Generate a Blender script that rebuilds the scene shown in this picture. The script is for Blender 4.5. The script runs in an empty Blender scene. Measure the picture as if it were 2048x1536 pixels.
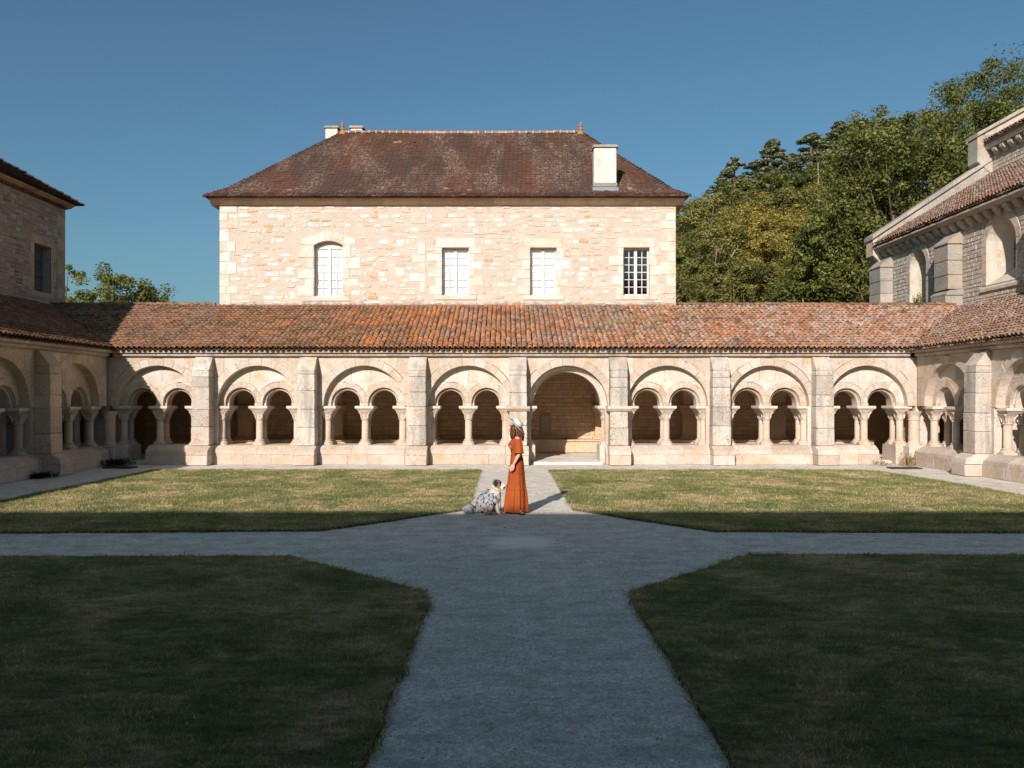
import bpy, math, random
import numpy as np
from mathutils import Vector, Matrix, noise as mnoise

random.seed(11)
rng = np.random.default_rng(11)
S = bpy.context.scene
COL = S.collection
R = math.radians

# ------------------------------------------------------------------ camera
cam_d = bpy.data.cameras.new('camera')
cam_d.sensor_width = 36.0
cam_d.lens = 28.125
cam_d.shift_x = 12 / 2048
cam_d.shift_y = 26 / 2048
cam_d.clip_start = 0.1
cam_d.clip_end = 2000
cam = bpy.data.objects.new('camera', cam_d)
COL.objects.link(cam)
cam.location = (0, 0, 2.15)
cam.rotation_euler = (R(90), 0, 0)
S.camera = cam

# ------------------------------------------------------------------ sky, sun, exposure
SUN_EL, SUN_AZ = 27.0, 20.0          # the light travels towards +Y, 20 degrees to the right
W = bpy.data.worlds.new('World')
S.world = W
W.use_nodes = True
wt = W.node_tree
sky = wt.nodes.new('ShaderNodeTexSky')
sky.sky_type = 'NISHITA'
sky.sun_disc = False
sky.sun_elevation = R(SUN_EL)
sky.sun_rotation = R(180 + SUN_AZ)
sky.altitude = 200
sky.air_density = 1.0
sky.dust_density = 2.6
sky.ozone_density = 1.8
bg = wt.nodes['Background']
bg.inputs['Strength'].default_value = 0.075
tint = wt.nodes.new('ShaderNodeMix'); tint.data_type = 'RGBA'; tint.blend_type = 'MULTIPLY'
tint.inputs['Factor'].default_value = 1.0
tint.inputs[7].default_value = (0.67, 0.965, 1.0, 1)      # the clear teal blue of this sky
wt.links.new(sky.outputs['Color'], tint.inputs[6])
wt.links.new(tint.outputs[2], bg.inputs['Color'])

sun_d = bpy.data.lights.new('sun', 'SUN')
sun_d.energy = 5.0
sun_d.angle = R(0.53)
sun_d.color = (1.0, 0.905, 0.85)
sun = bpy.data.objects.new('sun', sun_d)
COL.objects.link(sun)
dv = Vector((math.sin(R(SUN_AZ)) * math.cos(R(SUN_EL)), math.cos(R(SUN_AZ)) * math.cos(R(SUN_EL)), -math.sin(R(SUN_EL))))
sun.rotation_euler = dv.to_track_quat('-Z', 'Y').to_euler()
sun.location = (-10, -20, 30)

S.view_settings.view_transform = 'Standard'
S.view_settings.look = 'None'
S.view_settings.exposure = 0.36
S.view_settings.gamma = 1.0
S.view_settings.use_curve_mapping = False
S.render.engine = 'CYCLES'

# ------------------------------------------------------------------ object helpers
WLOC = {}

def thing(name, label, cat, loc=(0, 0, 0), group=None, kind=None):
    o = bpy.data.objects.new(name, None)
    o.empty_display_size = 0.3
    o.location = loc
    COL.objects.link(o)
    WLOC[o.name] = Vector(loc)
    tag(o, label, cat, group, kind)
    return o

def tag(o, label=None, cat=None, group=None, kind=None):
    if label: o['label'] = label
    if cat: o['category'] = cat
    if group: o['group'] = group
    if kind: o['kind'] = kind
    return o

def link(name, me, parent=None, loc=None, rotz=0.0, scale=None):
    """loc is a world position (None: the mesh is in world coordinates)"""
    o = bpy.data.objects.new(name, me)
    COL.objects.link(o)
    base = WLOC[parent.name] if parent is not None else Vector((0, 0, 0))
    if parent is not None:
        o.parent = parent
    L = Vector(loc) if loc is not None else Vector((0, 0, 0))
    if loc is None and parent is not None:
        o.location = -base
    else:
        o.location = L - base
    if rotz: o.rotation_euler = (0, 0, rotz)
    if scale is not None: o.scale = scale
    WLOC[o.name] = L
    return o

def fast_mesh(name, V, F, mat, rnd=None, smooth=False, extra=None):
    """V (n,3) floats, F (m,k) ints, rnd per-face float"""
    me = bpy.data.meshes.new(name)
    V = np.asarray(V, dtype=np.float32); F = np.asarray(F, dtype=np.int32)
    m, k = F.shape
    me.vertices.add(len(V)); me.vertices.foreach_set('co', V.ravel())
    me.loops.add(m * k); me.loops.foreach_set('vertex_index', F.ravel())
    me.polygons.add(m)
    me.polygons.foreach_set('loop_start', np.arange(0, m * k, k, dtype=np.int32))
    try:
        me.polygons.foreach_set('loop_total', np.full(m, k, dtype=np.int32))
    except Exception:
        pass
    me.update(calc_edges=True)
    if rnd is not None:
        a = me.attributes.new('rnd', 'FLOAT', 'FACE')
        a.data.foreach_set('value', np.asarray(rnd, dtype=np.float32))
    if smooth:
        me.polygons.foreach_set('use_smooth', np.ones(m, dtype=bool))
    if mat: me.materials.append(mat)
    me.validate()
    return me

class Fr:
    """wall frame: u along the wall, d outwards, z up"""
    def __init__(s, O, U, N):
        s.O, s.U, s.N = Vector(O), Vector(U), Vector(N)
    def P(s, u, d, z):
        return (s.O.x + u * s.U.x + d * s.N.x, s.O.y + u * s.U.y + d * s.N.y, s.O.z + z)

def clip(poly, a, b, c):
    """keep a*u+b*z <= c"""
    out = []
    n = len(poly)
    for i in range(n):
        p, q = poly[i], poly[(i + 1) % n]
        fp, fq = a * p[0] + b * p[1] - c, a * q[0] + b * q[1] - c
        if fp <= 0: out.append(p)
        if (fp < 0 < fq) or (fq < 0 < fp):
            t = fp / (fp - fq)
            out.append((p[0] + (q[0] - p[0]) * t, p[1] + (q[1] - p[1]) * t))
    return out

def arc(uc, zc, r, a0, a1, n):
    return [(uc + r * math.cos(a0 + (a1 - a0) * i / n), zc + r * math.sin(a0 + (a1 - a0) * i / n)) for i in range(n + 1)]

def area(poly):
    return 0.5 * sum(poly[i][0] * poly[(i + 1) % len(poly)][1] - poly[(i + 1) % len(poly)][0] * poly[i][1] for i in range(len(poly)))

def inset(poly, c):
    n = len(poly); sgn = 1 if area(poly) > 0 else -1
    out = []
    for i in range(n):
        p0, p1, p2 = poly[i - 1], poly[i], poly[(i + 1) % n]
        e1 = (p1[0] - p0[0], p1[1] - p0[1]); e2 = (p2[0] - p1[0], p2[1] - p1[1])
        l1 = math.hypot(*e1) or 1e-6; l2 = math.hypot(*e2) or 1e-6
        n1 = (-e1[1] / l1 * sgn, e1[0] / l1 * sgn); n2 = (-e2[1] / l2 * sgn, e2[0] / l2 * sgn)
        k = 1 + n1[0] * n2[0] + n1[1] * n2[1]
        k = max(k, 0.35)
        out.append((p1[0] + c * (n1[0] + n2[0]) / k, p1[1] + c * (n1[1] + n2[1]) / k))
    return out

def safe_inset(poly, c):
    ip = inset(poly, c)
    n = len(poly); A = area(poly)
    bad = area(ip) * A <= 0 or abs(area(ip)) > abs(A)
    if not bad:
        for i in range(n):
            p, q = poly[i], poly[(i + 1) % n]; a, b = ip[i], ip[(i + 1) % n]
            if (q[0] - p[0]) * (b[0] - a[0]) + (q[1] - p[1]) * (b[1] - a[1]) < 0: bad = True; break
    if bad:
        cx = sum(p[0] for p in poly) / n; cy = sum(p[1] for p in poly) / n
        ext = min(max(p[0] for p in poly) - min(p[0] for p in poly), max(p[1] for p in poly) - min(p[1] for p in poly))
        k = max(.55, 1 - 2 * c / max(ext, 1e-4))
        ip = [(cx + (u - cx) * k, cy + (z - cy) * k) for u, z in poly]
    return ip

class MB:
    def __init__(s):
        s.v = []; s.f = []; s.r = []
    def add(s, verts, faces, r=None):
        o = len(s.v)
        s.v.extend(verts)
        s.f.extend(tuple(i + o for i in f) for f in faces)
        if r is None: r = random.random()
        s.r.extend([r] * len(faces))
        return s
    def prism(s, fr, poly, d0, d1, ch=0.012, r=None, back=True):
        n = len(poly)
        vs = [fr.P(u, d0, z) for u, z in poly] + [fr.P(u, d1 - ch, z) for u, z in poly]
        fs = [(i, (i + 1) % n, n + (i + 1) % n, n + i) for i in range(n)]
        if back: fs.append(tuple(range(n))[::-1])
        if ch > 0:
            ip = safe_inset(poly, ch)
            vs += [fr.P(u, d1, z) for u, z in ip]
            fs += [(n + i, n + (i + 1) % n, 2 * n + (i + 1) % n, 2 * n + i) for i in range(n)]
            fs.append(tuple(range(2 * n, 3 * n)))
        else:
            fs.append(tuple(range(n, 2 * n)))
        return s.add(vs, fs, r)
    def bar(s, fr, prof, u0, u1, r=None, ch=0.0):
        n = len(prof)
        vs = [fr.P(u0, d, z) for d, z in prof] + [fr.P(u1, d, z) for d, z in prof]
        fs = [(i, (i + 1) % n, n + (i + 1) % n, n + i) for i in range(n)]
        fs += [tuple(range(n))[::-1], tuple(range(n, 2 * n))]
        return s.add(vs, fs, r)
    def box(s, x0, x1, y0, y1, z0, z1, r=None):
        vs = [(x, y, z) for z in (z0, z1) for x, y in ((x0, y0), (x1, y0), (x1, y1), (x0, y1))]
        return s.add(vs, [(0, 3, 2, 1), (4, 5, 6, 7), (0, 1, 5, 4), (1, 2, 6, 5), (2, 3, 7, 6), (3, 0, 4, 7)], r)
    def cbox(s, x0, x1, y0, y1, z0, z1, c=0.02, r=None):
        """box with chamfered vertical and top edges"""
        def ring(i, z): return [(x0 + i + c, y0 + i, z), (x1 - i - c, y0 + i, z), (x1 - i, y0 + i + c, z), (x1 - i, y1 - i - c, z),
                                (x1 - i - c, y1 - i, z), (x0 + i + c, y1 - i, z), (x0 + i, y1 - i - c, z), (x0 + i, y0 + i + c, z)]
        return s.loft([ring(0, z0), ring(0, z1 - c), ring(c, z1)], True, True, r)
    def loft(s, rings, cap0=True, cap1=True, r=None, closed=True):
        n = len(rings[0]); vs = [p for rg in rings for p in rg]; fs = []
        for k in range(len(rings) - 1):
            for i in range(n if closed else n - 1):
                fs.append((k * n + i, k * n + (i + 1) % n, (k + 1) * n + (i + 1) % n, (k + 1) * n + i))
        if cap0: fs.append(tuple(range(n))[::-1])
        if cap1: fs.append(tuple(range((len(rings) - 1) * n, len(rings) * n)))
        return s.add(vs, fs, r)
    def lathe(s, c, prof, n=14, r=None, cap=True):
        rings = [[(c[0] + rr * math.cos(2 * math.pi * i / n), c[1] + rr * math.sin(2 * math.pi * i / n), c[2] + z) for i in range(n)] for rr, z in prof]
        return s.loft(rings, cap, cap, r)
    def tube(s, pts, rad, n=6, r=None):
        rings = []
        for i, p in enumerate(pts):
            p = Vector(p)
            a = Vector(pts[max(i - 1, 0)]); b = Vector(pts[min(i + 1, len(pts) - 1)])
            t = (b - a).normalized() if (b - a).length > 1e-9 else Vector((0, 0, 1))
            x = t.cross(Vector((0.31, 0.77, 0.55))).normalized(); y = t.cross(x)
            rr = rad[i] if hasattr(rad, '__len__') else rad
            rings.append([tuple(p + x * rr * math.cos(2 * math.pi * k / n) + y * rr * math.sin(2 * math.pi * k / n)) for k in range(n)])
        return s.loft(rings, True, True, r)
    def mesh(s, name, mat, smooth=False):
        me = bpy.data.meshes.new(name)
        me.from_pydata(s.v, [], s.f)
        a = me.attributes.new('rnd', 'FLOAT', 'FACE')
        a.data.foreach_set('value', np.asarray(s.r, dtype=np.float32))
        if smooth:
            me.polygons.foreach_set('use_smooth', np.ones(len(s.f), dtype=bool))
        me.materials.append(mat)
        return me
    def build(s, name, mat, parent=None, smooth=False, kind=None, loc=None):
        o = link(name, s.mesh(name, mat, smooth), parent, loc)
        if kind: o['kind'] = kind
        return o

def emit(items, name, mat, parent, limit=300, stuff_name=None, key=None, smooth=False):
    """items: list of MB, one per piece, best first; the first `limit` become parts, the rest one joined part"""
    for mb in items[:limit]:
        mb.build(name, mat, parent, smooth)
    if len(items) > limit:
        J = MB()
        for mb in items[limit:]:
            o = len(J.v); J.v.extend(mb.v); J.f.extend(tuple(i + o for i in f) for f in mb.f); J.r.extend(mb.r)
        J.build(stuff_name or (name + 's'), mat, parent, smooth, kind='stuff')

# ------------------------------------------------------------------ materials
class NT:
    def __init__(s, name, rough=0.9, spec=0.15):
        s.m = bpy.data.materials.new(name); s.m.use_nodes = True
        s.t = s.m.node_tree; s.b = s.t.nodes['Principled BSDF']
        s.b.inputs['Roughness'].default_value = rough
        s.b.inputs['Specular IOR Level'].default_value = spec
        s.pos = s.t.nodes.new('ShaderNodeNewGeometry').outputs['Position']
    def L(s, a, b): s.t.links.new(a, b)
    def setin(s, sock, v):
        if isinstance(v, bpy.types.NodeSocket): s.L(v, sock)
        elif isinstance(v, (tuple, list)):
            sock.default_value = (*v, 1.0) if len(v) == 3 and sock.type == 'RGBA' else v
        else: sock.default_value = v
    def noise(s, scale, detail=4, rough=0.55, vec=None, dist=0.0, col=False):
        n = s.t.nodes.new('ShaderNodeTexNoise')
        s.L(vec or s.pos, n.inputs['Vector'])
        n.inputs['Scale'].default_value = scale; n.inputs['Detail'].default_value = detail
        n.inputs['Roughness'].default_value = rough; n.inputs['Distortion'].default_value = dist
        return n.outputs['Color'] if col else n.outputs['Fac']
    def voro(s, scale, vec=None, feature='F1', out='Distance'):
        n = s.t.nodes.new('ShaderNodeTexVoronoi'); n.feature = feature
        s.L(vec or s.pos, n.inputs['Vector']); n.inputs['Scale'].default_value = scale
        return n.outputs[out]
    def scale(s, v, vec=None):
        n = s.t.nodes.new('ShaderNodeVectorMath'); n.operation = 'MULTIPLY'
        s.L(vec or s.pos, n.inputs[0]); n.inputs[1].default_value = v
        return n.outputs[0]
    def sep(s, axis, vec=None):
        n = s.t.nodes.new('ShaderNodeSeparateXYZ'); s.L(vec or s.pos, n.inputs[0]); return n.outputs[axis]
    def ramp(s, fac, stops, interp='LINEAR'):
        n = s.t.nodes.new('ShaderNodeValToRGB'); s.L(fac, n.inputs['Fac'])
        cr = n.color_ramp; cr.interpolation = interp
        while len(cr.elements) < len(stops): cr.elements.new(0.5)
        for e, (p, c) in zip(cr.elements, stops):
            e.position = p
            e.color = (c, c, c, 1) if not isinstance(c, (tuple, list)) else (*c, 1)
        return n.outputs['Color']
    def mix(s, fac, a, b, mode='MIX'):
        n = s.t.nodes.new('ShaderNodeMix'); n.data_type = 'RGBA'; n.blend_type = mode; n.clamp_factor = True
        s.setin(n.inputs['Factor'], fac)
        s.setin(n.inputs['A'] if False else n.inputs[6], a); s.setin(n.inputs[7], b)
        return n.outputs[2]
    def math(s, op, a, b=0.0, cl=False):
        n = s.t.nodes.new('ShaderNodeMath'); n.operation = op; n.use_clamp = cl
        s.setin(n.inputs[0], a); s.setin(n.inputs[1], b)
        return n.outputs[0]
    def attr(s, name='rnd', out='Fac'):
        n = s.t.nodes.new('ShaderNodeAttribute'); n.attribute_name = name
        return n.outputs[out]
    def bump(s, h, strength=0.5, dist=0.02):
        n = s.t.nodes.new('ShaderNodeBump'); n.inputs['Strength'].default_value = strength
        n.inputs['Distance'].default_value = dist; s.L(h, n.inputs['Height'])
        s.L(n.outputs['Normal'], s.b.inputs['Normal'])
    def color(s, c): s.setin(s.b.inputs['Base Color'], c); return s

def flat(name, c, rough=0.8, spec=0.2, var=0.15, sc=8.0):
    t = NT(name, rough, spec)
    n = t.noise(sc, 3)
    t.color(t.mix(n, tuple(x * (1 - var) for x in c), tuple(min(1, x * (1 + var)) for x in c)))
    return t.m

def limestone(name, pal, lichen=0.25, dirt_z=None, bump=0.6, lich_col=(.16, .14, .11), streak=(.30, .275, .24)):
    """pal: ramp stops over the per-stone random"""
    t = NT(name, 0.92, 0.1)
    c = t.ramp(t.attr(), pal)
    big = t.noise(0.9, 4, 0.6)
    c = t.mix(t.ramp(big, [(.35, 0.0), (.7, .55)]), c, (.51, .435, .37), 'MIX')
    och = t.noise(1.7, 5, 0.65, dist=0.6)
    c = t.mix(t.ramp(och, [(.50, 0.0), (.66, .62)]), c, (.47, .315, .175))
    med = t.noise(14, 5, 0.65)
    c = t.mix(0.35, c, t.ramp(med, [(.3, .35), (.7, .75)]), 'OVERLAY')
    # lichen spots and grey weathering streaks
    spots = t.noise(22, 6, 0.7)
    zone = t.noise(1.1, 3, 0.5, dist=0.4)
    k = t.math('MULTIPLY', t.ramp(spots, [(.53, 0.0), (.61, 1.0)]), t.ramp(zone, [(.42, 0.0), (.68, 1.0)]))
    c = t.mix(t.math('MULTIPLY', k, lichen * 2.2, True), c, lich_col)
    st = t.noise(1.0, 4, 0.6, vec=t.scale((3.5, 3.5, .45)))
    c = t.mix(t.math('MULTIPLY', t.ramp(st, [(.48, 0.0), (.68, 1.0)]), lichen, True), c, streak)
    if dirt_z is not None:
        z = t.sep('Z')
        e = t.math('ADD', t.math('MULTIPLY', t.math('SUBTRACT', dirt_z, z), 1.7), t.math('MULTIPLY', t.math('SUBTRACT', t.noise(4.5, 6, 0.7), .5), 3.6))
        c = t.mix(t.ramp(e, [(.35, 0.0), (.9, .85)]), c, (.13, .11, .085))
    # each stone a little darker or lighter than its neighbour
    v = t.math('FRACT', t.math('MULTIPLY', t.attr(), 17.31))
    c = t.mix(.30, c, t.ramp(v, [(0., .36), (1., .64)]), 'OVERLAY')
    t.color(c)
    h = t.math('ADD', t.math('MULTIPLY', t.noise(9, 6, .6), 1.0), t.math('MULTIPLY', t.noise(55, 4, .7), .5))
    t.bump(h, bump, 0.03)
    return t.m

PALE = [(0, (.42, .335, .27)), (.22, (.53, .455, .395)), (.45, (.48, .37, .28)), (.72, (.57, .505, .45)), (1, (.49, .385, .305))]
GREYED = [(0, (.44, .38, .30)), (.3, (.52, .45, .36)), (.6, (.48, .40, .30)), (1, (.56, .50, .41))]
M = {}
M['ashlar'] = limestone('ashlar_limestone', PALE, 0.32, streak=(.33, .28, .22))
M['plinth'] = limestone('plinth_limestone', PALE, 0.34, dirt_z=0.06)
M['buttress'] = limestone('buttress_limestone', [(0, (.42, .375, .32)), (.5, (.48, .435, .375)), (1, (.53, .485, .43))], 0.8, dirt_z=0.08, streak=(.25, .235, .215))
M['tymp'] = limestone('tympanum_limestone', [(0, (.56, .50, .43)), (.5, (.63, .585, .52)), (1, (.57, .50, .41))], 0.06)
M['carved'] = limestone('carved_limestone', PALE, 0.26, bump=0.35)
M['inner'] = limestone('gallery_stone', [(0, (.50, .33, .185)), (.4, (.60, .42, .25)), (.7, (.52, .345, .19)), (1, (.66, .49, .32))], 0.2)
M['cornice'] = limestone('cornice_limestone', PALE, 0.75, lich_col=(.15, .115, .06))
M['floor'] = limestone('gallery_flagstone', [(0, (.64, .58, .51)), (1, (.74, .68, .61))], 0.12)
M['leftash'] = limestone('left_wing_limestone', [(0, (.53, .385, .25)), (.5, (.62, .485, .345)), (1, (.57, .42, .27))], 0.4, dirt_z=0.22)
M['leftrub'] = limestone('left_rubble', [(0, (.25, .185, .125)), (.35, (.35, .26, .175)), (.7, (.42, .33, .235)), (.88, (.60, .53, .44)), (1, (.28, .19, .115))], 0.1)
M['rubble'] = limestone('house_rubble', [(0, (.47, .39, .30)), (.32, (.50, .43, .35)), (.5, (.60, .55, .48)), (.78, (.70, .67, .62)), (.90, (.64, .58, .50)), (.93, (.50, .33, .16)), (1, (.44, .31, .18))], 0.04, bump=.8)
M['quoin'] = limestone('house_quoin', [(0, (.56, .49, .41)), (.4, (.66, .62, .56)), (.7, (.58, .49, .39)), (1, (.68, .65, .60))], 0.04)
M['church'] = limestone('church_small_ashlar', [(0, (.35, .31, .26)), (.35, (.45, .41, .355)), (.7, (.39, .335, .26)), (.92, (.51, .465, .40)), (1, (.44, .33, .20))], 0.6)
M['churchash'] = limestone('church_dressed_stone', [(0, (.45, .385, .31)), (.5, (.52, .455, .37)), (1, (.49, .39, .28))], 0.5)
M['greystone'] = limestone('weathered_grey_stone', [(0, (.21, .20, .185)), (.5, (.28, .265, .245)), (1, (.25, .235, .21))], 0.6)

def mortar(name, a, b, zst=None):
    t = NT(name, 0.95, 0.1)
    n = t.noise(3.0, 6, .7); c = t.mix(t.ramp(n, [(.3, 0.), (.7, 1.)]), a, b)
    c = t.mix(.4, c, t.ramp(t.noise(35, 4, .7), [(.3, .35), (.7, .7)]), 'OVERLAY')
    if zst:
        e = t.math('ADD', t.math('MULTIPLY', t.math('SUBTRACT', zst, t.sep('Z')), 3.0), t.math('MULTIPLY', t.math('SUBTRACT', t.noise(3.5, 6, .75), .5), 4))
        c = t.mix(t.ramp(e, [(.4, 0.), (1., .8)]), c, (.22, .20, .18))
    t.color(c); t.bump(t.noise(18, 8, .75), .9, .03)
    return t.m
M['mortar'] = mortar('house_lime_mortar', (.465, .375, .31), (.545, .455, .385), 5.9)
M['mortar_left'] = mortar('left_mortar', (.42, .335, .25), (.50, .41, .31))
M['mortar_church'] = mortar('church_mortar', (.27, .235, .19), (.34, .295, .24))
M['mortar_inner'] = mortar('gallery_mortar', (.38, .255, .15), (.47, .33, .20))
M['plaster'] = mortar('ridge_mortar', (.40, .36, .30), (.33, .285, .235))

def canal(name, f):
    """f: 'x' (weathering that changes along the roof) or fixed (orange, lichen, moss) amounts"""
    t = NT(name, 0.9, 0.12)
    r = t.attr()
    if f == 'x':
        x = t.math('ADD', t.sep('X'), t.math('MULTIPLY', t.math('SUBTRACT', t.noise(.35, 3, .6), .5), 7.0))
        xn = t.math('DIVIDE', t.math('ADD', x, 16.0), 32.0, True)
        orange = t.ramp(xn, [(.18, .2), (.34, .75), (.44, 1.), (.58, .75), (.68, .85), (.8, .4)])
        grey = t.ramp(xn, [(.1, .45), (.34, .4), (.46, .5), (.6, .85), (.75, .75), (1., .85)])
        moss = t.ramp(xn, [(.16, 1.), (.34, .9), (.44, .4), (.56, .7), (.72, .65), (.82, .35)])
    else: orange, grey, moss = f
    c = t.ramp(r, [(0, (.105, .050, .030)), (.2, (.18, .078, .038)), (.4, (.24, .100, .046)), (.55, (.15, .082, .058)), (.7, (.21, .130, .094)), (.85, (.26, .105, .040)), (1, (.16, .090, .066))])
    hot = t.noise(.9, 3, .6)
    k = t.math('MULTIPLY', t.ramp(hot, [(.34, 0.), (.54, .92)]), t.ramp(t.math('FRACT', t.math('MULTIPLY', r, 7.7)), [(.2, .25), (.8, 1.)]))
    c = t.mix(t.math('MULTIPLY', k, orange), c, (.56, .190, .040))
    pu = t.noise(1.3, 3, .6)
    c = t.mix(t.ramp(pu, [(.54, 0.), (.72, .5)]), c, (.175, .092, .078))
    li = t.noise(13, 5, .72); lz = t.noise(.8, 4, .6, dist=.5); r3 = t.math('FRACT', t.math('MULTIPLY', r, 13.7))
    k = t.math('MULTIPLY', t.ramp(t.math('ADD', li, t.math('MULTIPLY', r3, .16)), [(.54, 0.), (.63, 1.)]), t.ramp(lz, [(.32, .25), (.58, 1.)]))
    c = t.mix(t.math('MULTIPLY', t.math('MULTIPLY', k, grey, True), .85), c, (.47, .435, .395))
    mo = t.noise(.8, 5, .68, dist=.8); mf = t.noise(17, 4, .72)
    k = t.math('MULTIPLY', t.ramp(mo, [(.40, 0.), (.60, 1.)]), t.ramp(mf, [(.40, 0.), (.56, 1.)]))
    c = t.mix(t.math('MULTIPLY', k, moss, True), c, (.085, .055, .020))
    t.color(c); t.bump(t.noise(60, 4, .7), .5, .01)
    return t.m
M['canal'] = canal('canal_tile_terracotta', 'x')
M['canal_moss'] = canal('canal_tile_mossy', (.12, .35, 1.0))
M['canal_grey'] = canal('canal_tile_lichened', (.15, .9, .35))

t = NT('flat_tile_burgundy', 0.88, 0.12)
c = t.ramp(t.attr(), [(0, (.074, .037, .026)), (.5, (.084, .040, .027)), (.9, (.102, .046, .030)), (.985, (.11, .060, .044)), (1, (.22, .17, .12))])
bz = t.noise(.5, 4, .6, vec=t.scale((1.3, .45, .45)))
c = t.mix(t.ramp(bz, [(.40, 0.), (.62, .85)]), c, (.056, .037, .031))
k = t.math('MULTIPLY', t.ramp(t.noise(14, 4, .75), [(.50, 0.), (.60, 1.)]), t.ramp(t.noise(.8, 4, .6, vec=t.scale((1.4, .5, .5))), [(.44, .06), (.62, 1.)]))
c = t.mix(t.math('MULTIPLY', k, .75), c, (.30, .225, .19))
t.color(c); t.bump(t.noise(70, 3, .7), .4, .008)
M['flat_tile'] = t.m
M['deck'] = flat('roof_deck', (.07, .04, .025), .95)
M['moss'] = flat('moss', (.085, .052, .016), .98, .05, .5, 20)
M['white_paint'] = flat('window_paint', (.72, .66, .60), .6, .3, .05)
M['blind'] = flat('white_blind', (.86, .86, .85), .8, .1, .02)
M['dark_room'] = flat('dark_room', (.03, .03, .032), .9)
M['iron'] = flat('cast_iron', (.035, .033, .032), .6, .4, .2, 30)
M['lead'] = flat('lead_flashing', (.20, .22, .24), .6, .4, .2, 6)
M['wood'] = flat('hatch_wood', (.36, .29, .21), .8, .2, .15, 12)

t = NT('window_glass', .05)
nt = t.t; out = nt.nodes['Material Output']; nt.nodes.remove(t.b)
tr = nt.nodes.new('ShaderNodeBsdfTransparent'); gl = nt.nodes.new('ShaderNodeBsdfGlossy'); mx = nt.nodes.new('ShaderNodeMixShader')
tr.inputs['Color'].default_value = (.93, .95, .96, 1); gl.inputs['Roughness'].default_value = .06; mx.inputs['Fac'].default_value = .05
nt.links.new(tr.outputs[0], mx.inputs[1]); nt.links.new(gl.outputs[0], mx.inputs[2]); nt.links.new(mx.outputs[0], out.inputs['Surface'])
M['glass'] = t.m
t = NT('leaded_glass', .15, .5)
c = t.mix(t.ramp(t.voro(9, t.scale((1, 1, .8))), [(.2, 0.), (.5, 1.)]), (.035, .055, .055), (.12, .15, .11)); t.color(c)
M['leaded'] = t.m
# ================================================================== the setting: ground, paths, lawns, hill
PX = 0.27                     # centre line of the long path
def hill_z(x, y):
    k = min(max((x + 2) / 18, 0), 1); k = k * k * (3 - 2 * k)
    e = min(max((x - 20) / 24, 0), 1)
    b = 0.0
    if y > 40: b = min((y - 40) / 12, 1) * 2.6
    if y > 52: b += (y - 52) * .40 * (.75 + .5 * e) if y < 105 else 53 * .40 * (.75 + .5 * e) + (y - 105) * .1
    return b * k

t = NT('gravel', .95, .1)
g1 = t.noise(48, 4, .8); g2 = t.voro(60, out='Color'); g3 = t.noise(1.2, 5, .6)
c = t.mix(t.ramp(g3, [(.3, 0.), (.7, 1.)]), (.96, .87, .735), (.99, .92, .82))
bw = t.t.nodes.new('ShaderNodeRGBToBW'); t.L(g2, bw.inputs[0])
c = t.mix(.7, c, t.ramp(bw.outputs[0], [(.12, .52), (.45, .86), (.80, 1.)]), 'MULTIPLY')
c = t.mix(.9, c, t.ramp(g1, [(.34, .58), (.56, 1.)]), 'MULTIPLY')
dk = t.noise(3.2, 6, .75, vec=t.scale((.75, 1.25, 1)))
c = t.mix(t.ramp(dk, [(.44, 0.), (.62, .75)]), c, (.46, .41, .34))
mid = t.noise(22, 5, .75)
c = t.mix(.7, c, t.ramp(mid, [(.38, .62), (.60, 1.)]), 'MULTIPLY')
# the pale worn patch in the middle of the crossing
vm = t.t.nodes.new('ShaderNodeVectorMath'); vm.operation = 'SUBTRACT'; t.L(t.pos, vm.inputs[0]); vm.inputs[1].default_value = (.21, 11.9, 0)
ln = t.t.nodes.new('ShaderNodeVectorMath'); ln.operation = 'LENGTH'; t.L(vm.outputs[0], ln.inputs[0])
e = t.math('ADD', ln.outputs['Value'], t.math('MULTIPLY', t.noise(5, 6, .75), .75))
c = t.mix(t.ramp(e, [(.72, .62), (1.08, 0.)]), c, (.97, .93, .86))
t.color(c)
t.bump(t.math('ADD', t.math('MULTIPLY', t.noise(30, 5, .7), 1.), t.math('MULTIPLY', bw.outputs[0], .6)), .55, .02)
M['gravel'] = t.m

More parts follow.
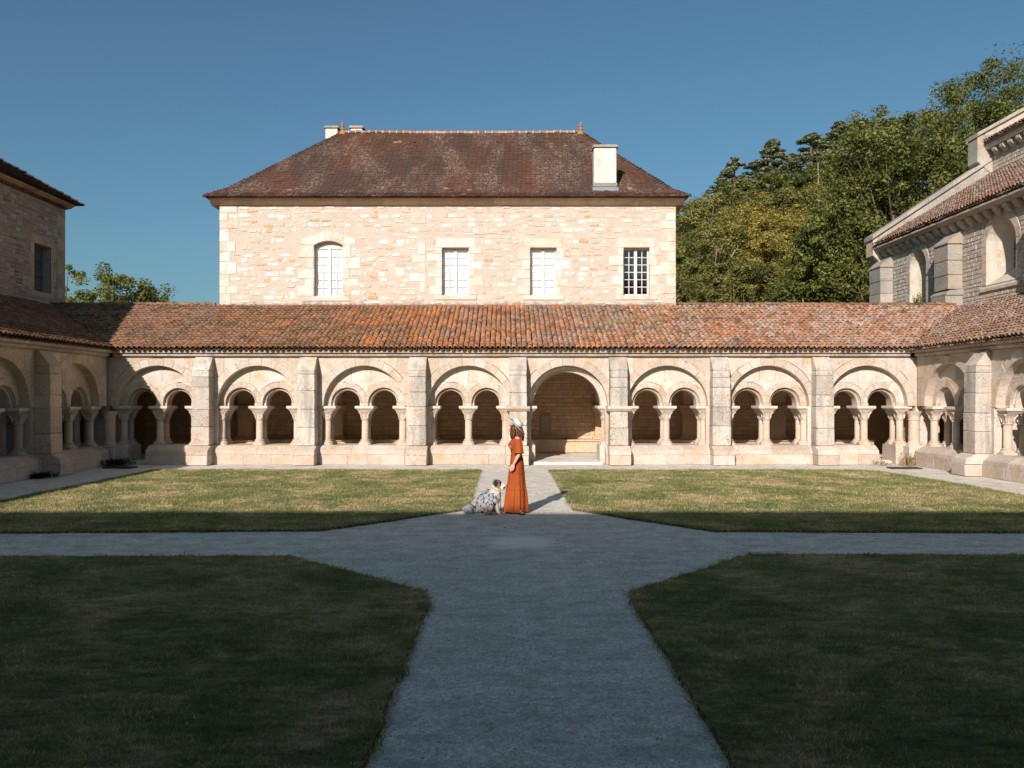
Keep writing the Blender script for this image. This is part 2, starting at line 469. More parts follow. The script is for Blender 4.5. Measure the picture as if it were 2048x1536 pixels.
def grass_mat(name, blade):
    t = NT(name, .8, .15)
    dry = t.noise(.75, 6, .68, dist=.7); dry2 = t.noise(2.6, 5, .7, vec=t.scale((.6, 1.2, 1)))
    f = t.math('ADD', t.math('MULTIPLY', dry, .72), t.math('MULTIPLY', dry2, .42))
    if blade:
        f = t.math('ADD', f, t.math('MULTIPLY', t.math('SUBTRACT', t.attr(), .5), .26))
    # mowing stripes that run across the lawn
    st = t.math('SINE', t.math('MULTIPLY', t.math('ADD', t.sep('X'), t.math('MULTIPLY', t.sep('Y'), .35)), 3.4))
    f = t.math('ADD', f, t.math('MULTIPLY', st, .018))
    k = 1.0 if blade else .8
    c = t.ramp(f, [(.405, (.160 * k, .178 * k, .062 * k)), (.55, (.262 * k, .285 * k, .105 * k)), (.64, (.45 * k, .375 * k, .175 * k)), (.73, (.72 * k, .51 * k, .33 * k))])
    c = t.mix(.5, c, t.ramp(t.noise(40, 4, .8), [(.34, .15), (.66, .85)]), 'OVERLAY')
    c = t.mix(.55, c, t.ramp(t.noise(9, 5, .78, vec=t.scale((.45, 1.4, 1))), [(.36, .15), (.62, .85)]), 'OVERLAY')
    t.color(c)
    if blade:
        nt = t.t; tb = nt.nodes.new('ShaderNodeBsdfTranslucent'); t.L(c, tb.inputs['Color']); mx = nt.nodes.new('ShaderNodeMixShader'); mx.inputs['Fac'].default_value = .4
        nt.links.new(t.b.outputs[0], mx.inputs[1]); nt.links.new(tb.outputs[0], mx.inputs[2]); nt.links.new(mx.outputs[0], nt.nodes['Material Output'].inputs['Surface'])
    if not blade: t.bump(t.noise(70, 5, .8, vec=t.scale((1, .7, 1))), 1.0, .05)
    return t.m
M['turf'] = grass_mat('turf', False)
M['blade'] = grass_mat('grass_blade', True)
M['soil'] = flat('turf_edge_soil', (.10, .075, .045), .95, .05, .4, 25)
t = NT('hill_floor', .95, .05); t.color(t.mix(t.ramp(t.noise(.8, 5, .7), [(.3, 0.), (.7, 1.)]), (.030, .034, .012), (.07, .06, .024))); M['hill'] = t.m

# ground sheet out to the horizon
mb = MB(); mb.add([(-900, -300, -.12), (900, -300, -.12), (900, 900, -.12), (-900, 900, -.12)], [(0, 1, 2, 3)])
tag(mb.build('ground', M['hill']), kind='structure')
# gravel court (fine grid with small undulations)
gx = np.arange(-13.6, 14.01, .2); gy = np.arange(-3.0, 26.61, .2)
XX, YY = np.meshgrid(gx, gy)
ZZ = np.array([[.018 * mnoise.noise(Vector((x * .7, y * .7, 3.))) + .008 * mnoise.noise(Vector((x * 3., y * 3., 9.))) for x in gx] for y in gy])
V = np.stack([XX.ravel(), YY.ravel(), ZZ.ravel() * .6 - .008], 1)
nx = len(gx); ii = np.arange(len(gy) - 1)[:, None] * nx + np.arange(nx - 1)[None, :]
F = np.stack([ii, ii + 1, ii + nx + 1, ii + nx], -1).reshape(-1, 4)
o = link('gravel_path', fast_mesh('gravel_path', V, F, M['gravel'], smooth=True)); tag(o, kind='structure')

LAWNS = {
 'near_left': [(-.83, .2), (-.815, 8.45), (-.90, 8.75), (-2.89, 10.66), (-10.4, 10.62), (-10.4, .2)],
 'near_right': [(1.32, .2), (10.95, .2), (10.95, 10.72), (3.29, 10.76), (1.44, 8.82), (1.33, 8.6)],
 'far_left': [(-.74, 15.25), (-.76, 23.3), (-10.3, 23.35), (-10.4, 12.5), (-2.98, 12.84)],
 'far_right': [(1.28, 15.2), (3.33, 12.76), (11.2, 12.62), (11.15, 18.5), (10.7, 23.0), (10.2, 23.3), (1.28, 23.3)],
}
H_T = .034
def subdivide(poly, step=.12, jit=.022):
    out = []
    for i in range(len(poly)):
        a = Vector(poly[i]); b = Vector(poly[(i + 1) % len(poly)]); L = (b - a).length; n = max(1, int(L / step))
        for k in range(n):
            p = a.lerp(b, k / n); q = mnoise.noise(Vector((p.x * 2.2, p.y * 2.2, 0))) * jit * .7 + random.uniform(-jit, jit) * .8
            nrm = Vector((-(b - a).y, (b - a).x)).normalized()
            p = p + nrm * q
            out.append((p.x, p.y))
    return out
def inside(poly, X, Y):
    P = np.array(poly); res = np.zeros(len(X), bool); j = len(P) - 1
    for i in range(len(P)):
        xi, yi = P[i]; xj, yj = P[j]
        cnd = ((yi > Y) != (yj > Y)) & (X < (xj - xi) * (Y - yi) / (yj - yi + 1e-12) + xi)
        res ^= cnd; j = i
    return res
def lawn_h(X, Y):
    return H_T + .012 * np.sin(X * 1.3 + .7 * Y) * np.sin(Y * .9 - .4 * X)
grassV = []; grassR = []
for nm, poly in LAWNS.items():
    if area(poly) < 0: poly = poly[::-1]
    edge = subdivide(poly)
    n = len(edge)
    mb = MB()
    top = [(x, y, H_T) for x, y in edge]
    bot = [(x, y, -.03) for x, y in inset(edge, -.012)]
    mb.add(top, [tuple(range(n))], .5)
    o = mb.build('lawn', M['turf']); tag(o, kind='structure')
    s = MB(); s.add(top + bot, [(i, n + i, n + (i + 1) % n, (i + 1) % n) for i in range(n)], .5)
    s.build('turf_edge', M['soil'], o)
    # blades
    P = np.array(poly); x0, y0 = P.min(0); x1, y1 = P.max(0)
    near = nm.startswith('near')
    dens = 3800 if near else 1100
    N = int((x1 - x0) * (y1 - y0) * dens)
    X = rng.uniform(x0, x1, N); Y = rng.uniform(y0, y1, N)
    keep = inside(edge, X, Y) & (Y > 3.9) & (np.abs(X) < Y * .68 + .4)
    if near: keep &= rng.random(N) < np.clip(1.25 - (Y - 4) / 9., .35, 1)
    X = X[keep]; Y = Y[keep]
    # fringe along the edges
    E = np.array(edge); rep = 70 if near else 22
    ex = np.repeat(E, rep, 0) + rng.normal(0, .030, (len(E) * rep, 2))
    kk = (ex[:, 1] > 3.9) & (np.abs(ex[:, 0]) < ex[:, 1] * .68 + .4)
    ex = ex[kk]
    fr_n = len(ex)
    X = np.concatenate([X, ex[:, 0]]); Y = np.concatenate([Y, ex[:, 1]])
    N = len(X)
    clump = np.array([mnoise.noise(Vector((x * 1.1, y * 1.1, 5))) for x, y in zip(X, Y)])
    clump2 = np.array([mnoise.noise(Vector((x * 5., y * 5., 5))) for x, y in zip(X, Y)])
    h = rng.uniform(.012, .042, N) * (1 + .6 * clump + .8 * clump2) * (1.0 if near else 1.1)
    w = rng.uniform(.0028, .0058, N) * (1.0 if near else 1.8)
    a = rng.uniform(0, 2 * np.pi, N); ln_ = rng.uniform(.2, 1.2, N) * h; b = rng.uniform(0, 2 * np.pi, N)
    z = np.full(N, H_T - .006); z[N - fr_n:] = rng.uniform(.0, H_T, fr_n)
    p0 = np.stack([X - np.cos(a) * w, Y - np.sin(a) * w, z], 1)
    p1 = np.stack([X + np.cos(a) * w, Y + np.sin(a) * w, z], 1)
    p2 = np.stack([X + np.cos(b) * ln_, Y + np.sin(b) * ln_, z + h], 1)
    V = np.stack([p0, p1, p2], 1).reshape(-1, 3)
    F = np.arange(3 * N).reshape(-1, 3)
    g = link('grass', fast_mesh('grass', V, F, M['blade'], rnd=rng.random(N)))
    desc = {'near_left': 'short shaded grass on the lawn nearest the viewer at the left', 'near_right': 'short shaded grass on the lawn nearest the viewer at the right',
            'far_left': 'sunlit mown grass of the lawn behind the dog', 'far_right': 'sunlit dry mown grass of the lawn to the right behind the woman'}[nm]
    tag(g, desc, 'grass', kind='stuff')

# loose pebbles on the path in front of the viewer
def pebbles(n, x0, x1, y0, y1, s0, s1):
    X = rng.uniform(x0, x1, n); Y = y0 + (y1 - y0) * rng.random(n) ** 1.5
    keep = np.ones(n, bool)
    for poly in LAWNS.values(): keep &= ~inside(poly, X, Y)
    keep &= (np.abs(X) < Y * .68 + .3) & ((X - .21) ** 2 + (Y - 11.9) ** 2 > .45)
    X, Y = X[keep], Y[keep]; n = len(X); s = rng.uniform(s0, s1, n) * (1 + .06 * (Y - 4))
    base = np.array([(1, 0, 0), (0, 1, 0), (-1, 0, 0), (0, -1, 0), (.1, .1, .75)])
    a = rng.uniform(0, 6.28, n); c_, s_ = np.cos(a), np.sin(a); st = rng.uniform(.6, 1, n)
    V = np.empty((n, 5, 3))
    for i, b in enumerate(base):
        V[:, i, 0] = X + s * (b[0] * c_ - b[1] * st * s_); V[:, i, 1] = Y + s * (b[0] * s_ + b[1] * st * c_); V[:, i, 2] = -.006 + s * b[2]
    F = (np.arange(n)[:, None, None] * 5 + np.array([(0, 1, 4), (1, 2, 4), (2, 3, 4), (3, 0, 4)])[None]).reshape(-1, 3)
    return V.reshape(-1, 3), F, np.repeat(rng.random(n), 4)
t = NT('pebble', .9, .1); t.color(t.ramp(t.attr(), [(0, (.30, .26, .22)), (.3, (.55, .50, .43)), (.7, (.80, .74, .66)), (1, (.88, .84, .78))])); M['pebble'] = t.m
V, F, rr_ = pebbles(42000, -3, 3.4, 4.2, 11.5, .0035, .0075)
o = link('pebbles', fast_mesh('pebbles', V, F, M['pebble'], rnd=rr_)); tag(o, 'loose pale pebbles scattered over the shaded gravel crossing', 'gravel', kind='stuff')

# a few fallen leaves on the lawns
n = 420; X = rng.uniform(-10, 11, n); Y = 4.3 + 18.5 * rng.random(n) ** 1.2; kp = np.abs(X) < Y * .66
X, Y = X[kp], Y[kp]; n = len(X); a = rng.uniform(0, 6.28, n); s = rng.uniform(.010, .026, n); zz = rng.uniform(.046, .06, n)
V = np.stack([np.stack([X + s * np.cos(a + q) * k, Y + s * np.sin(a + q) * k, zz + rng.uniform(-.006, .012, n)], 1) for q, k in ((0, 1.2), (1.57, .6), (3.14, 1.2), (4.71, .6))], 1).reshape(-1, 3)
t = NT('fallen_leaf', .8, .1); t.color(t.ramp(t.attr(), [(0, (.20, .10, .03)), (.5, (.42, .27, .07)), (1, (.50, .42, .22))])); M['fallen'] = t.m
o = link('fallen_leaves', fast_mesh('fallen_leaves', V, np.arange(4 * n).reshape(-1, 4), M['fallen'], rnd=rng.random(n))); tag(o, 'small dry fallen leaves lying scattered on the lawns', 'leaves', kind='stuff')

# wooded hillside terrain
hx = np.arange(-70, 131, 4.); hy = np.arange(39, 200, 4.)
XX, YY = np.meshgrid(hx, hy)
ZZ = np.array([[hill_z(x, y) + .5 * mnoise.noise(Vector((x * .1, y * .1, 0))) - .3 for x in hx] for y in hy])
nx = len(hx); ii = np.arange(len(hy) - 1)[:, None] * nx + np.arange(nx - 1)[None, :]
F = np.stack([ii, ii + 1, ii + nx + 1, ii + nx], -1).reshape(-1, 4)
o = link('hill', fast_mesh('hill', np.stack([XX.ravel(), YY.ravel(), ZZ.ravel()], 1), F, M['hill'], smooth=True)); tag(o, kind='structure')
# ================================================================== the cloister galleries
ZC = 1.86
def lerp(a, b, t): return a + (b - a) * t

def stone_rows(u0, u1, z0, z1, h=(.13, .24), w=(.22, .55), holes=(), gap=.014, jit=.012, rough=1.0):
    """irregular coursed stones as polygons (u,z); holes are rectangles (u0,u1,z0,z1)"""
    out = []; z = z0
    while z < z1 - .05:
        hh = random.uniform(*h)
        if z + hh > z1 - .06: hh = z1 - z
        iv = [(u0, u1)]
        for a, b, c, d in holes:
            if c < z + hh - .01 and d > z + .01:
                nv = []
                for p, q in iv:
                    if b <= p or a >= q: nv.append((p, q)); continue
                    if a - p > .06: nv.append((p, a))
                    if q - b > .06: nv.append((b, q))
                iv = nv
        for p, q in iv:
            u = p
            while u < q - .02:
                ww = random.uniform(*w)
                if u + ww > q - w[0] * .6: ww = q - u
                a, b, c, d = u + gap / 2, u + ww - gap / 2, z + gap / 2, z + hh - gap / 2
                j = lambda: random.uniform(-jit, jit)
                if b - a < .06 or d - c < .05:
                    u += ww; continue
                k = max(min(b - a, d - c) * random.uniform(.12, .26 * rough), jit * 1.2); k = min(k, (d - c) * .42, (b - a) * .42)
                poly = [(a + k + j() * .5, c + abs(j())), (b - k + j() * .5, c + abs(j())), (b - abs(j()), c + k), (b - abs(j()), d - k),
                        (b - k + j() * .5, d - abs(j())), (a + k + j() * .5, d - abs(j())), (a + abs(j()), d - k), (a + abs(j()), c + k)]
                out.append(poly)
                u += ww
        z += hh
    return out

# ---- column pieces (shared mesh data, made at the origin)
def cap_ring(hw, p, z, n=16):
    r = []
    for i in range(n):
        a = 2 * math.pi * (i + .5) / n; c, s = math.cos(a), math.sin(a)
        k = (abs(c) ** p + abs(s) ** p) ** (-1 / p)
        r.append((hw * k * c, hw * k * s, z))
    return r
mb = MB(); mb.lathe((0, 0, 0), [(.118, .74), (.112, .80), (.107, 1.42)], 16, .45); SHAFT = mb.mesh('column_shaft', M['carved'], True)
mb = MB()
mb.loft([cap_ring(.195, 12, .60), cap_ring(.195, 12, .655), cap_ring(.19, 12, .66)], True, True, .6)
mb.lathe((0, 0, 0), [(.185, .66), (.192, .68), (.185, .705), (.15, .715), (.14, .73), (.152, .742), (.15, .765), (.118, .775)], 16, .5); BASE = mb.mesh('column_base', M['carved'], False)
mb = MB(); mb.lathe((0, 0, 0), [(.112, 1.405), (.136, 1.415), (.14, 1.43), (.134, 1.445), (.112, 1.452)], 16, .5)
mb.loft([cap_ring(.112, 2, 1.44), cap_ring(.116, 2.1, 1.5), cap_ring(.13, 2.6, 1.57), cap_ring(.158, 3.6, 1.63), cap_ring(.195, 6, 1.675), cap_ring(.205, 9, 1.70)], True, True, .55)
# broad leaves on the corners
for q in range(4):
    a = math.pi / 4 + q * math.pi / 2; ca, sa = math.cos(a), math.sin(a)
    pts = [(.135, 1.47), (.15, 1.56), (.19, 1.63), (.245, 1.665)]
    mb.tube([(r_ * ca, r_ * sa, z_) for r_, z_ in pts], [.03, .034, .034, .022], 6, .7)
CAPI = mb.mesh('column_capital', M['carved'], False)
def abacus_mesh(hu, d0, d1, name='abacus'):
    mb = MB()
    def rg(k, z): return [(-hu + k, -d1 + k, z), (hu - k, -d1 + k, z), (hu - k, -d0 - k, z), (-hu + k, -d0 - k, z)]
    mb.loft([rg(.085, 1.70), rg(.03, 1.765), rg(.035, 1.768)], True, True, .55)
    mb.loft([rg(.012, 1.771), rg(0, 1.783), rg(0, 1.852), rg(.008, 1.86)], True, True, .75)
    return mb.mesh(name, M['carved'])
ABA = abacus_mesh(.30, -.90, -.06)

def column(G, fr, u, d, z_off=0):
    x, y, _ = fr.P(u, d, 0)
    c = link('column', SHAFT, G, (x, y, 0))
    link('capital', CAPI, c, (x, y, 0)); link('base', BASE, c, (x, y, 0))
    return c
def pair(G, fr, u, sill=True):
    column(G, fr, u, -.27); column(G, fr, u, -.70)
    x, y, _ = fr.P(u, 0, 0)
    rot = math.atan2(fr.U.y, fr.U.x)
    if fr.N.x * fr.U.y - fr.N.y * fr.U.x < 0: rot += math.pi
    # abacus runs from d=-.90 to d=-.06 ; local +Y of the mesh is -d
    rot = math.atan2(-fr.N.y, -fr.N.x) - math.pi / 2
    # keep local y negative = outwards
    link('abacus', ABA, G, (x, y, 0), rot)
    if not sill:
        mb = MB(); mb.bar(fr, [(-.95, 0), (-.03, 0), (-.03, .5), (-.06, .60), (-.92, .60), (-.95, .5)], u - .24, u + .24)
        mb.build('column_plinth', M['plinth'], G)

def blocks(G, fr, name, prof, u0, u1, mat, w=(.8, 1.5)):
    u = u0
    while u < u1 - .02:
        ww = random.uniform(*w)
        if u + ww > u1 - .4: ww = u1 - u
        e = random.uniform(-.006, .006)
        mb = MB(); mb.bar(fr, [(d + e if d > 0 else d, z) for d, z in prof], u + .003, u + ww - .003)
        mb.build(name, mat, G); u += ww

def worn(u0, u1, z0, z1, j=.008):
    """a block outline with worn, chipped edges"""
    P = [(u0, z0), (u1, z0), (u1, z1), (u0, z1)]; out = []
    for i in range(4):
        a, b = P[i], P[(i + 1) % 4]; L = math.hypot(b[0] - a[0], b[1] - a[1]); n = max(2, int(L / .11))
        for k in range(n):
            f = k / n; c = random.uniform(.2, 1) * j * (1.8 if k == 0 else 1.)
            x, z = lerp(a[0], b[0], f), lerp(a[1], b[1], f)
            hor = abs(b[0] - a[0]) > abs(b[1] - a[1])
            if k == 0: x += c if x < (u0 + u1) / 2 else -c; z += (c if z < (z0 + z1) / 2 else -c) * .5
            elif hor: z += (c if z < (z0 + z1) / 2 else -c) * .35
            else: x += c if x < (u0 + u1) / 2 else -c
            out.append((x, z))
    return out
def buttress(G, fr, u, band=False, mats='buttress'):
    hw = .345; b = random.random()
    mb = MB(); mb.prism(fr, worn(u - hw, u + hw, 0, .325, .014), 0, .75, .018); P = mb.build('buttress', M['plinth'], G)
    mb = MB(); mb.bar(fr, [(0, .33), (.735, .33), (.72, .47), (.47, .60), (0, .60)], u - hw + .01, u + hw - .01); mb.build('buttress_block', M['plinth'], P)
    zs = [.605, random.uniform(1.15, 1.3), 1.74, random.uniform(2.2, 2.5), random.uniform(2.75, 2.9), 3.0]
    if not band: zs[2] = random.uniform(1.7, 1.85)
    for i in range(5):
        z0, z1 = zs[i], zs[i + 1]
        w0 = .292 - .004 * i + random.uniform(-.005, .005); d = .45 - .008 * i + random.uniform(-.006, .006)
        mb = MB(); mb.prism(fr, worn(u - w0, u + w0, z0 + .002, z1 - .002), 0, d, .012)
        mb.build('buttress_block', M[mats], P)
    mb = MB(); mb.bar(fr, [(0, 3.003), (.415, 3.003), (.40, 3.05), (.10, 3.425), (0, 3.425)], u - .275, u + .275); mb.build('buttress_weathering', M[mats], P)
    if band:
        mb = MB(); mb.bar(fr, [(0, 1.70), (.47, 1.70), (.53, 1.765), (.53, 1.768), (.55, 1.78), (.55, 1.86), (0, 1.86)], u - .37, u + .37); mb.build('impost_band', M['carved'], P)
        for sg in (-1, 1): pass
    # pier core behind
    mb = MB(); mb.prism(fr, [(u - .39, 0), (u + .39, 0), (u + .39, 1.86), (u - .39, 1.86)], -.80, -.01, .01); mb.build('pier', M['ashlar'], G)
    mb = MB(); mb.prism(fr, [(u - .40, 1.863), (u + .40, 1.863), (u + .40, 3.5), (u - .40, 3.5)], -.82, -.257, 0); mb.build('pier', M['ashlar'], G)
    blocks(G, fr, 'plinth_block', [(-.9, 0), (.28, 0), (.28, .325), (-.9, .325)], u - .40, u + .40, M['plinth'], (2, 3))
    blocks(G, fr, 'sill_block', [(-.9, .33), (.27, .33), (.26, .42), (.06, .60), (-.9, .60)], u - .40, u + .40, M['plinth'], (2, 3))

def ring(G, fr, uc, zc, r0, r1, d0, d1, n, lim, mat, name='voussoir', a0=0.0, a1=math.pi):
    cuts = [a0]
    for i in range(1, n): cuts.append(a0 + (a1 - a0) * (i + random.uniform(-.18, .18)) / n)
    cuts.append(a1)
    for i in range(n):
        e = .0015
        o_ = r1 + random.uniform(-.012, .012)
        poly = arc(uc, zc, r0, cuts[i] + e, cuts[i + 1] - e, 4) + arc(uc, zc, o_, cuts[i + 1] - e, cuts[i] + e, 3)
        poly = clip(clip(poly, -1, 0, -lim[0]), 1, 0, lim[1])
        if len(poly) < 3 or abs(area(poly)) < .002: continue
        mb = MB(); mb.prism(fr, poly, d0, d1 + random.uniform(-.004, .004), .008); mb.build(name, mat, G)

def sweep(G, fr, uc, zc, prof, name, mat, n=20, a0=0.0, a1=math.pi):
    """moulding: profile (r,d) swept along the arch"""
    mb = MB(); rings = []
    for i in range(n + 1):
        a = a0 + (a1 - a0) * i / n
        rings.append([fr.P(uc + r * math.cos(a), d, zc + r * math.sin(a)) for r, d in prof])
    mb.loft(rings, True, True, random.random())
    mb.build(name, mat, G)

def arch_u(uc, zc, r, z, sg): return uc + sg * math.sqrt(max(r * r - (z - zc) ** 2, 0))

def bay(G, fr, uL, uR, style='double', mats=('ashlar', 'tymp')):
    uc = (uL + uR) / 2; half = (uR - uL) / 2
    Rb = min(1.30, half - .24); r1 = Rb + .245
    zc = ZC + (3.16 - ZC - Rb)            # keep the crown height
    A, T = M[mats[0]], M[mats[1]]
    ring(G, fr, uc, zc, Rb, r1, -.26, random.uniform(.0, .004), 11, (uL, uR), A)
    if zc > ZC + .01:
        for sg in (-1, 1):
            p = [(uc + sg * Rb, ZC), (uc + sg * r1, ZC), (uc + sg * r1, zc), (uc + sg * Rb, zc)]
            mb = MB(); mb.prism(fr, p if sg > 0 else p[::-1], -.26, .002, .008); mb.build('springer', A, G)
    # spandrel stones
    for sg, ue in ((-1, uL), (1, uR)):
        zs = [ZC, random.uniform(2.25, 2.45), random.uniform(2.75, 2.95), 3.43]
        for i in range(3):
            zl = [lerp(zs[i], zs[i + 1], k / 5) for k in range(6)]
            p = [(ue, zs[i])] + [(arch_u(uc, zc, r1 + .004, z, sg), z) for z in zl] + [(ue, zs[i + 1])]
            p = [(u, z) for u, z in p]
            if sg > 0: p = p[::-1]
            if abs(area(p)) < .004: continue
            if i == 2:   # split the top one
                um = lerp(ue, uc, random.uniform(.3, .5))
                for q in (clip(p, 1, 0, um), clip(p, -1, 0, -um)):
                    if len(q) > 2 and abs(area(q)) > .004:
                        mb = MB(); mb.prism(fr, q, -.26, random.uniform(-.006, .004), .007); mb.build('ashlar_block', A, G)
            else:
                mb = MB(); mb.prism(fr, p, -.26, random.uniform(-.006, .004), .007); mb.build('ashlar_block', A, G)
    if style == 'open':
        # inner moulded order
        r_i = Rb - .20
        ring(G, fr, uc, zc, r_i, Rb - .003, -.66, -.34, 9, (uL, uR), A)
        sweep(G, fr, uc, zc, [(Rb + .02, -.262), (Rb - .045, -.262), (Rb - .07, -.28), (Rb - .085, -.31), (Rb - .12, -.32), (Rb - .14, -.335), (Rb - .13, -.36), (Rb + .02, -.36)], 'arch_moulding', M['carved'])
        mb = MB(); p = arc(uc, zc, Rb - .002, 0, math.pi, 16); p = p + [(uL + .1, ZC), (uL + .1, 3.5), (uR - .1, 3.5), (uR - .1, ZC)]
        mb.prism(fr, p, -.80, -.665, 0); mb.build('wall_core', A, G)
        for sg in (-1, 1): pair(G, fr, uc + sg * (Rb - .02), False)
        # threshold
        blocks(G, fr, 'step', [(-1.0, -.02), (.26, -.02), (.27, .065), (.25, .08), (-1.0, .08)], uc - Rb + .2, uc + Rb - .2, M['floor'], (.7, 1.2))
        return
    k = min(1.0, half / 1.62); du = .60 * k; r_s = .41 * k; r_o = r_s + .09; r_v = r_s + .275
    zs_ = ZC + .095
    for sg in (-1, 1):
        us = uc + sg * du
        lim = (uc - Rb - .14, uc) if sg < 0 else (uc, uc + Rb + .14)
        ring(G, fr, us, zs_, r_o, r_v, -.74, -.255, 8, lim, A)
        sweep(G, fr, us, zs_, [(r_s, -.75), (r_s, -.395), (r_s + .012, -.375), (r_s + .035, -.36), (r_s + .048, -.375), (r_s + .052, -.40), (r_s + .07, -.40), (r_s + .075, -.345), (r_o + .004, -.325), (r_o + .004, -.75)], 'arch_moulding', M['carved'], 18)
        p = [(us - r_v if sg < 0 else us + r_v, ZC)]
        # stone between small ring and big arch
        zl = [lerp(ZC, zs_ + r_v, i / 7) for i in range(8)]
        p = [(uc + sg * (Rb + .12), ZC)] + [(arch_u(us, zs_, r_v + .005, z, sg), z) for z in zl] + [(uc + sg * (Rb + .12), zs_ + r_v)]
        if sg > 0: p = p[::-1]
        mb = MB(); mb.prism(fr, p, -.74, -.262, .007); mb.build('tympanum_block', T, G)
    # upright stones between the abacus and the spring of the small arches
    for a_, b_ in ((uc - du + r_s, uc + du - r_s), (uc - Rb - .12, uc - du - r_s), (uc + du + r_s, uc + Rb + .12)):
        mb = MB(); mb.prism(fr, [(a_, ZC), (b_, ZC), (b_, zs_ - .002), (a_, zs_ - .002)], -.75, -.345, .006); mb.build('springer', A, G)
        c_ = .09 if a_ > uc - Rb else 0
        l_, h_ = (a_ + .09 if a_ > uc - Rb - .1 else a_), (b_ - .09 if b_ < uc + Rb + .1 else b_)
        if h_ - l_ > .02:
            mb = MB(); mb.prism(fr, [(l_, ZC + .001), (h_, ZC + .001), (h_, zs_ - .003), (l_, zs_ - .003)], -.5, -.2525, .006); mb.build('springer', A, G)
    # wedge above the middle column
    hh = math.sqrt(max(r_v ** 2 - du ** 2, .0001)); zt = zs_ + r_v
    a_i = math.atan2(hh, -du)
    pts = [(uc, zs_ + hh)] + [(uc + du + (r_v + .005) * math.cos(a), zs_ + (r_v + .005) * math.sin(a)) for a in np.linspace(a_i, math.pi / 2, 6)[1:]]
    left = [(2 * uc - u, z) for u, z in pts[1:]][::-1]
    mb = MB(); mb.prism(fr, pts + left, -.74, random.uniform(-.268, -.26), .007); mb.build('tympanum_block', T, G)
    # slabs on top
    n = random.choice((2, 3, 3)); cuts = [uc - Rb - .1] + sorted(uc + (i / n - .5) * 2 * Rb * .72 + random.uniform(-.15, .15) for i in range(1, n)) + [uc + Rb + .1]
    for i in range(n):
        mb = MB(); mb.prism(fr, [(cuts[i], zt + .003), (cuts[i + 1] - .005, zt + .003), (cuts[i + 1] - .005, 3.32), (cuts[i], 3.32)], -.74, -.262 + random.uniform(-.012, .004), .008)
        mb.build('tympanum_block', T, G)
    # columns
    pair(G, fr, uc, style == 'double' or True if style == 'double' else False)
    for sg in (-1, 1):
        door = (style == 'door_left' and sg < 0) or (style == 'door_right' and sg > 0)
        pair(G, fr, uc + sg * (du * 2 + .02), not door)
    # sill wall
    e = du * 2 + .13
    a, b = uc - e, uc + e
    if style == 'door_left': a = uc - .24
    if style == 'door_right': b = uc + .24
    a2, b2 = (max(a, uL + .40) if style != 'door_left' else a), (min(b, uR - .40) if style != 'door_right' else b)
    if style != 'door_left': a2 = uL + .405
    if style != 'door_right': b2 = uR - .405
    blocks(G, fr, 'plinth_block', [(-.95, 0), (.30, 0), (.30, .32), (.29, .325), (-.95, .325)], a2, b2, M['plinth'], (.7, 1.3))
    blocks(G, fr, 'sill_block', [(-.95, .33), (.285, .33), (.28, .44), (.24, .47), (.05, .58), (0.0, .60), (-.95, .60)], a2, b2, M['plinth'], (1.0, 1.7))

def cornice(G, fr, u0, u1):
    prof = [(-.3, 3.435), (.05, 3.435), (.075, 3.455), (.13, 3.475), (.135, 3.515), (.105, 3.522), (.105, 3.545), (.21, 3.56), (.23, 3.60), (.23, 3.635), (-.3, 3.635)]
    blocks(G, fr, 'cornice_block', prof, u0, u1, M['cornice'], (.8, 1.3))

# ---- canal tiles on a slope
def canal_piece(r, cover=True, L=.40):
    n = 6; V = []; F = []
    for (s, rr) in ((0, .077), (L, .062)) if cover else ((0, .068), (L, .086)):
        for i in range(n + 1):
            a = math.pi * i / n
            nn = rr * math.sin(a) * .95
            if not cover: nn = .05 - nn
            V.append((rr * math.cos(a), s, nn + (.034 if (s == 0) else .0)))
    for i in range(n): F.append((i, i + 1, n + 2 + i, n + 1 + i))
    m = 2 * (n + 1)
    for i in range(n + 1):          # front lip
        a = math.pi * i / n; rr = .077 - .016 if cover else .068 - .014
        nn = rr * math.sin(a) * .95
        if not cover: nn = .05 - nn + .004
        V.append((rr * math.cos(a), .002, nn + .034))
    for i in range(n): F.append((i, m + i, m + i + 1, i + 1))
    # under side of the first part
    for i in range(n + 1):
        a = math.pi * i / n; rr = .068
        V.append((rr * math.cos(a), .12, (rr * math.sin(a) * .95 + .02) if cover else .05 - rr * math.sin(a) * .95))
    q = m + n + 1
    for i in range(n): F.append((m + i, q + i, q + i + 1, m + i + 1))
    return np.array(V), np.array(F)
TV, TF = canal_piece(.5); PV, PF = canal_piece(.5, False)
TILE_MESH = {}
def tile_mesh(mat):
    if mat.name not in TILE_MESH:
        TILE_MESH[mat.name] = [fast_mesh('roof_tile', TV, TF, mat, rnd=np.full(len(TF), (i + .5) / 14)) for i in range(14)]
    return TILE_MESH[mat.name]

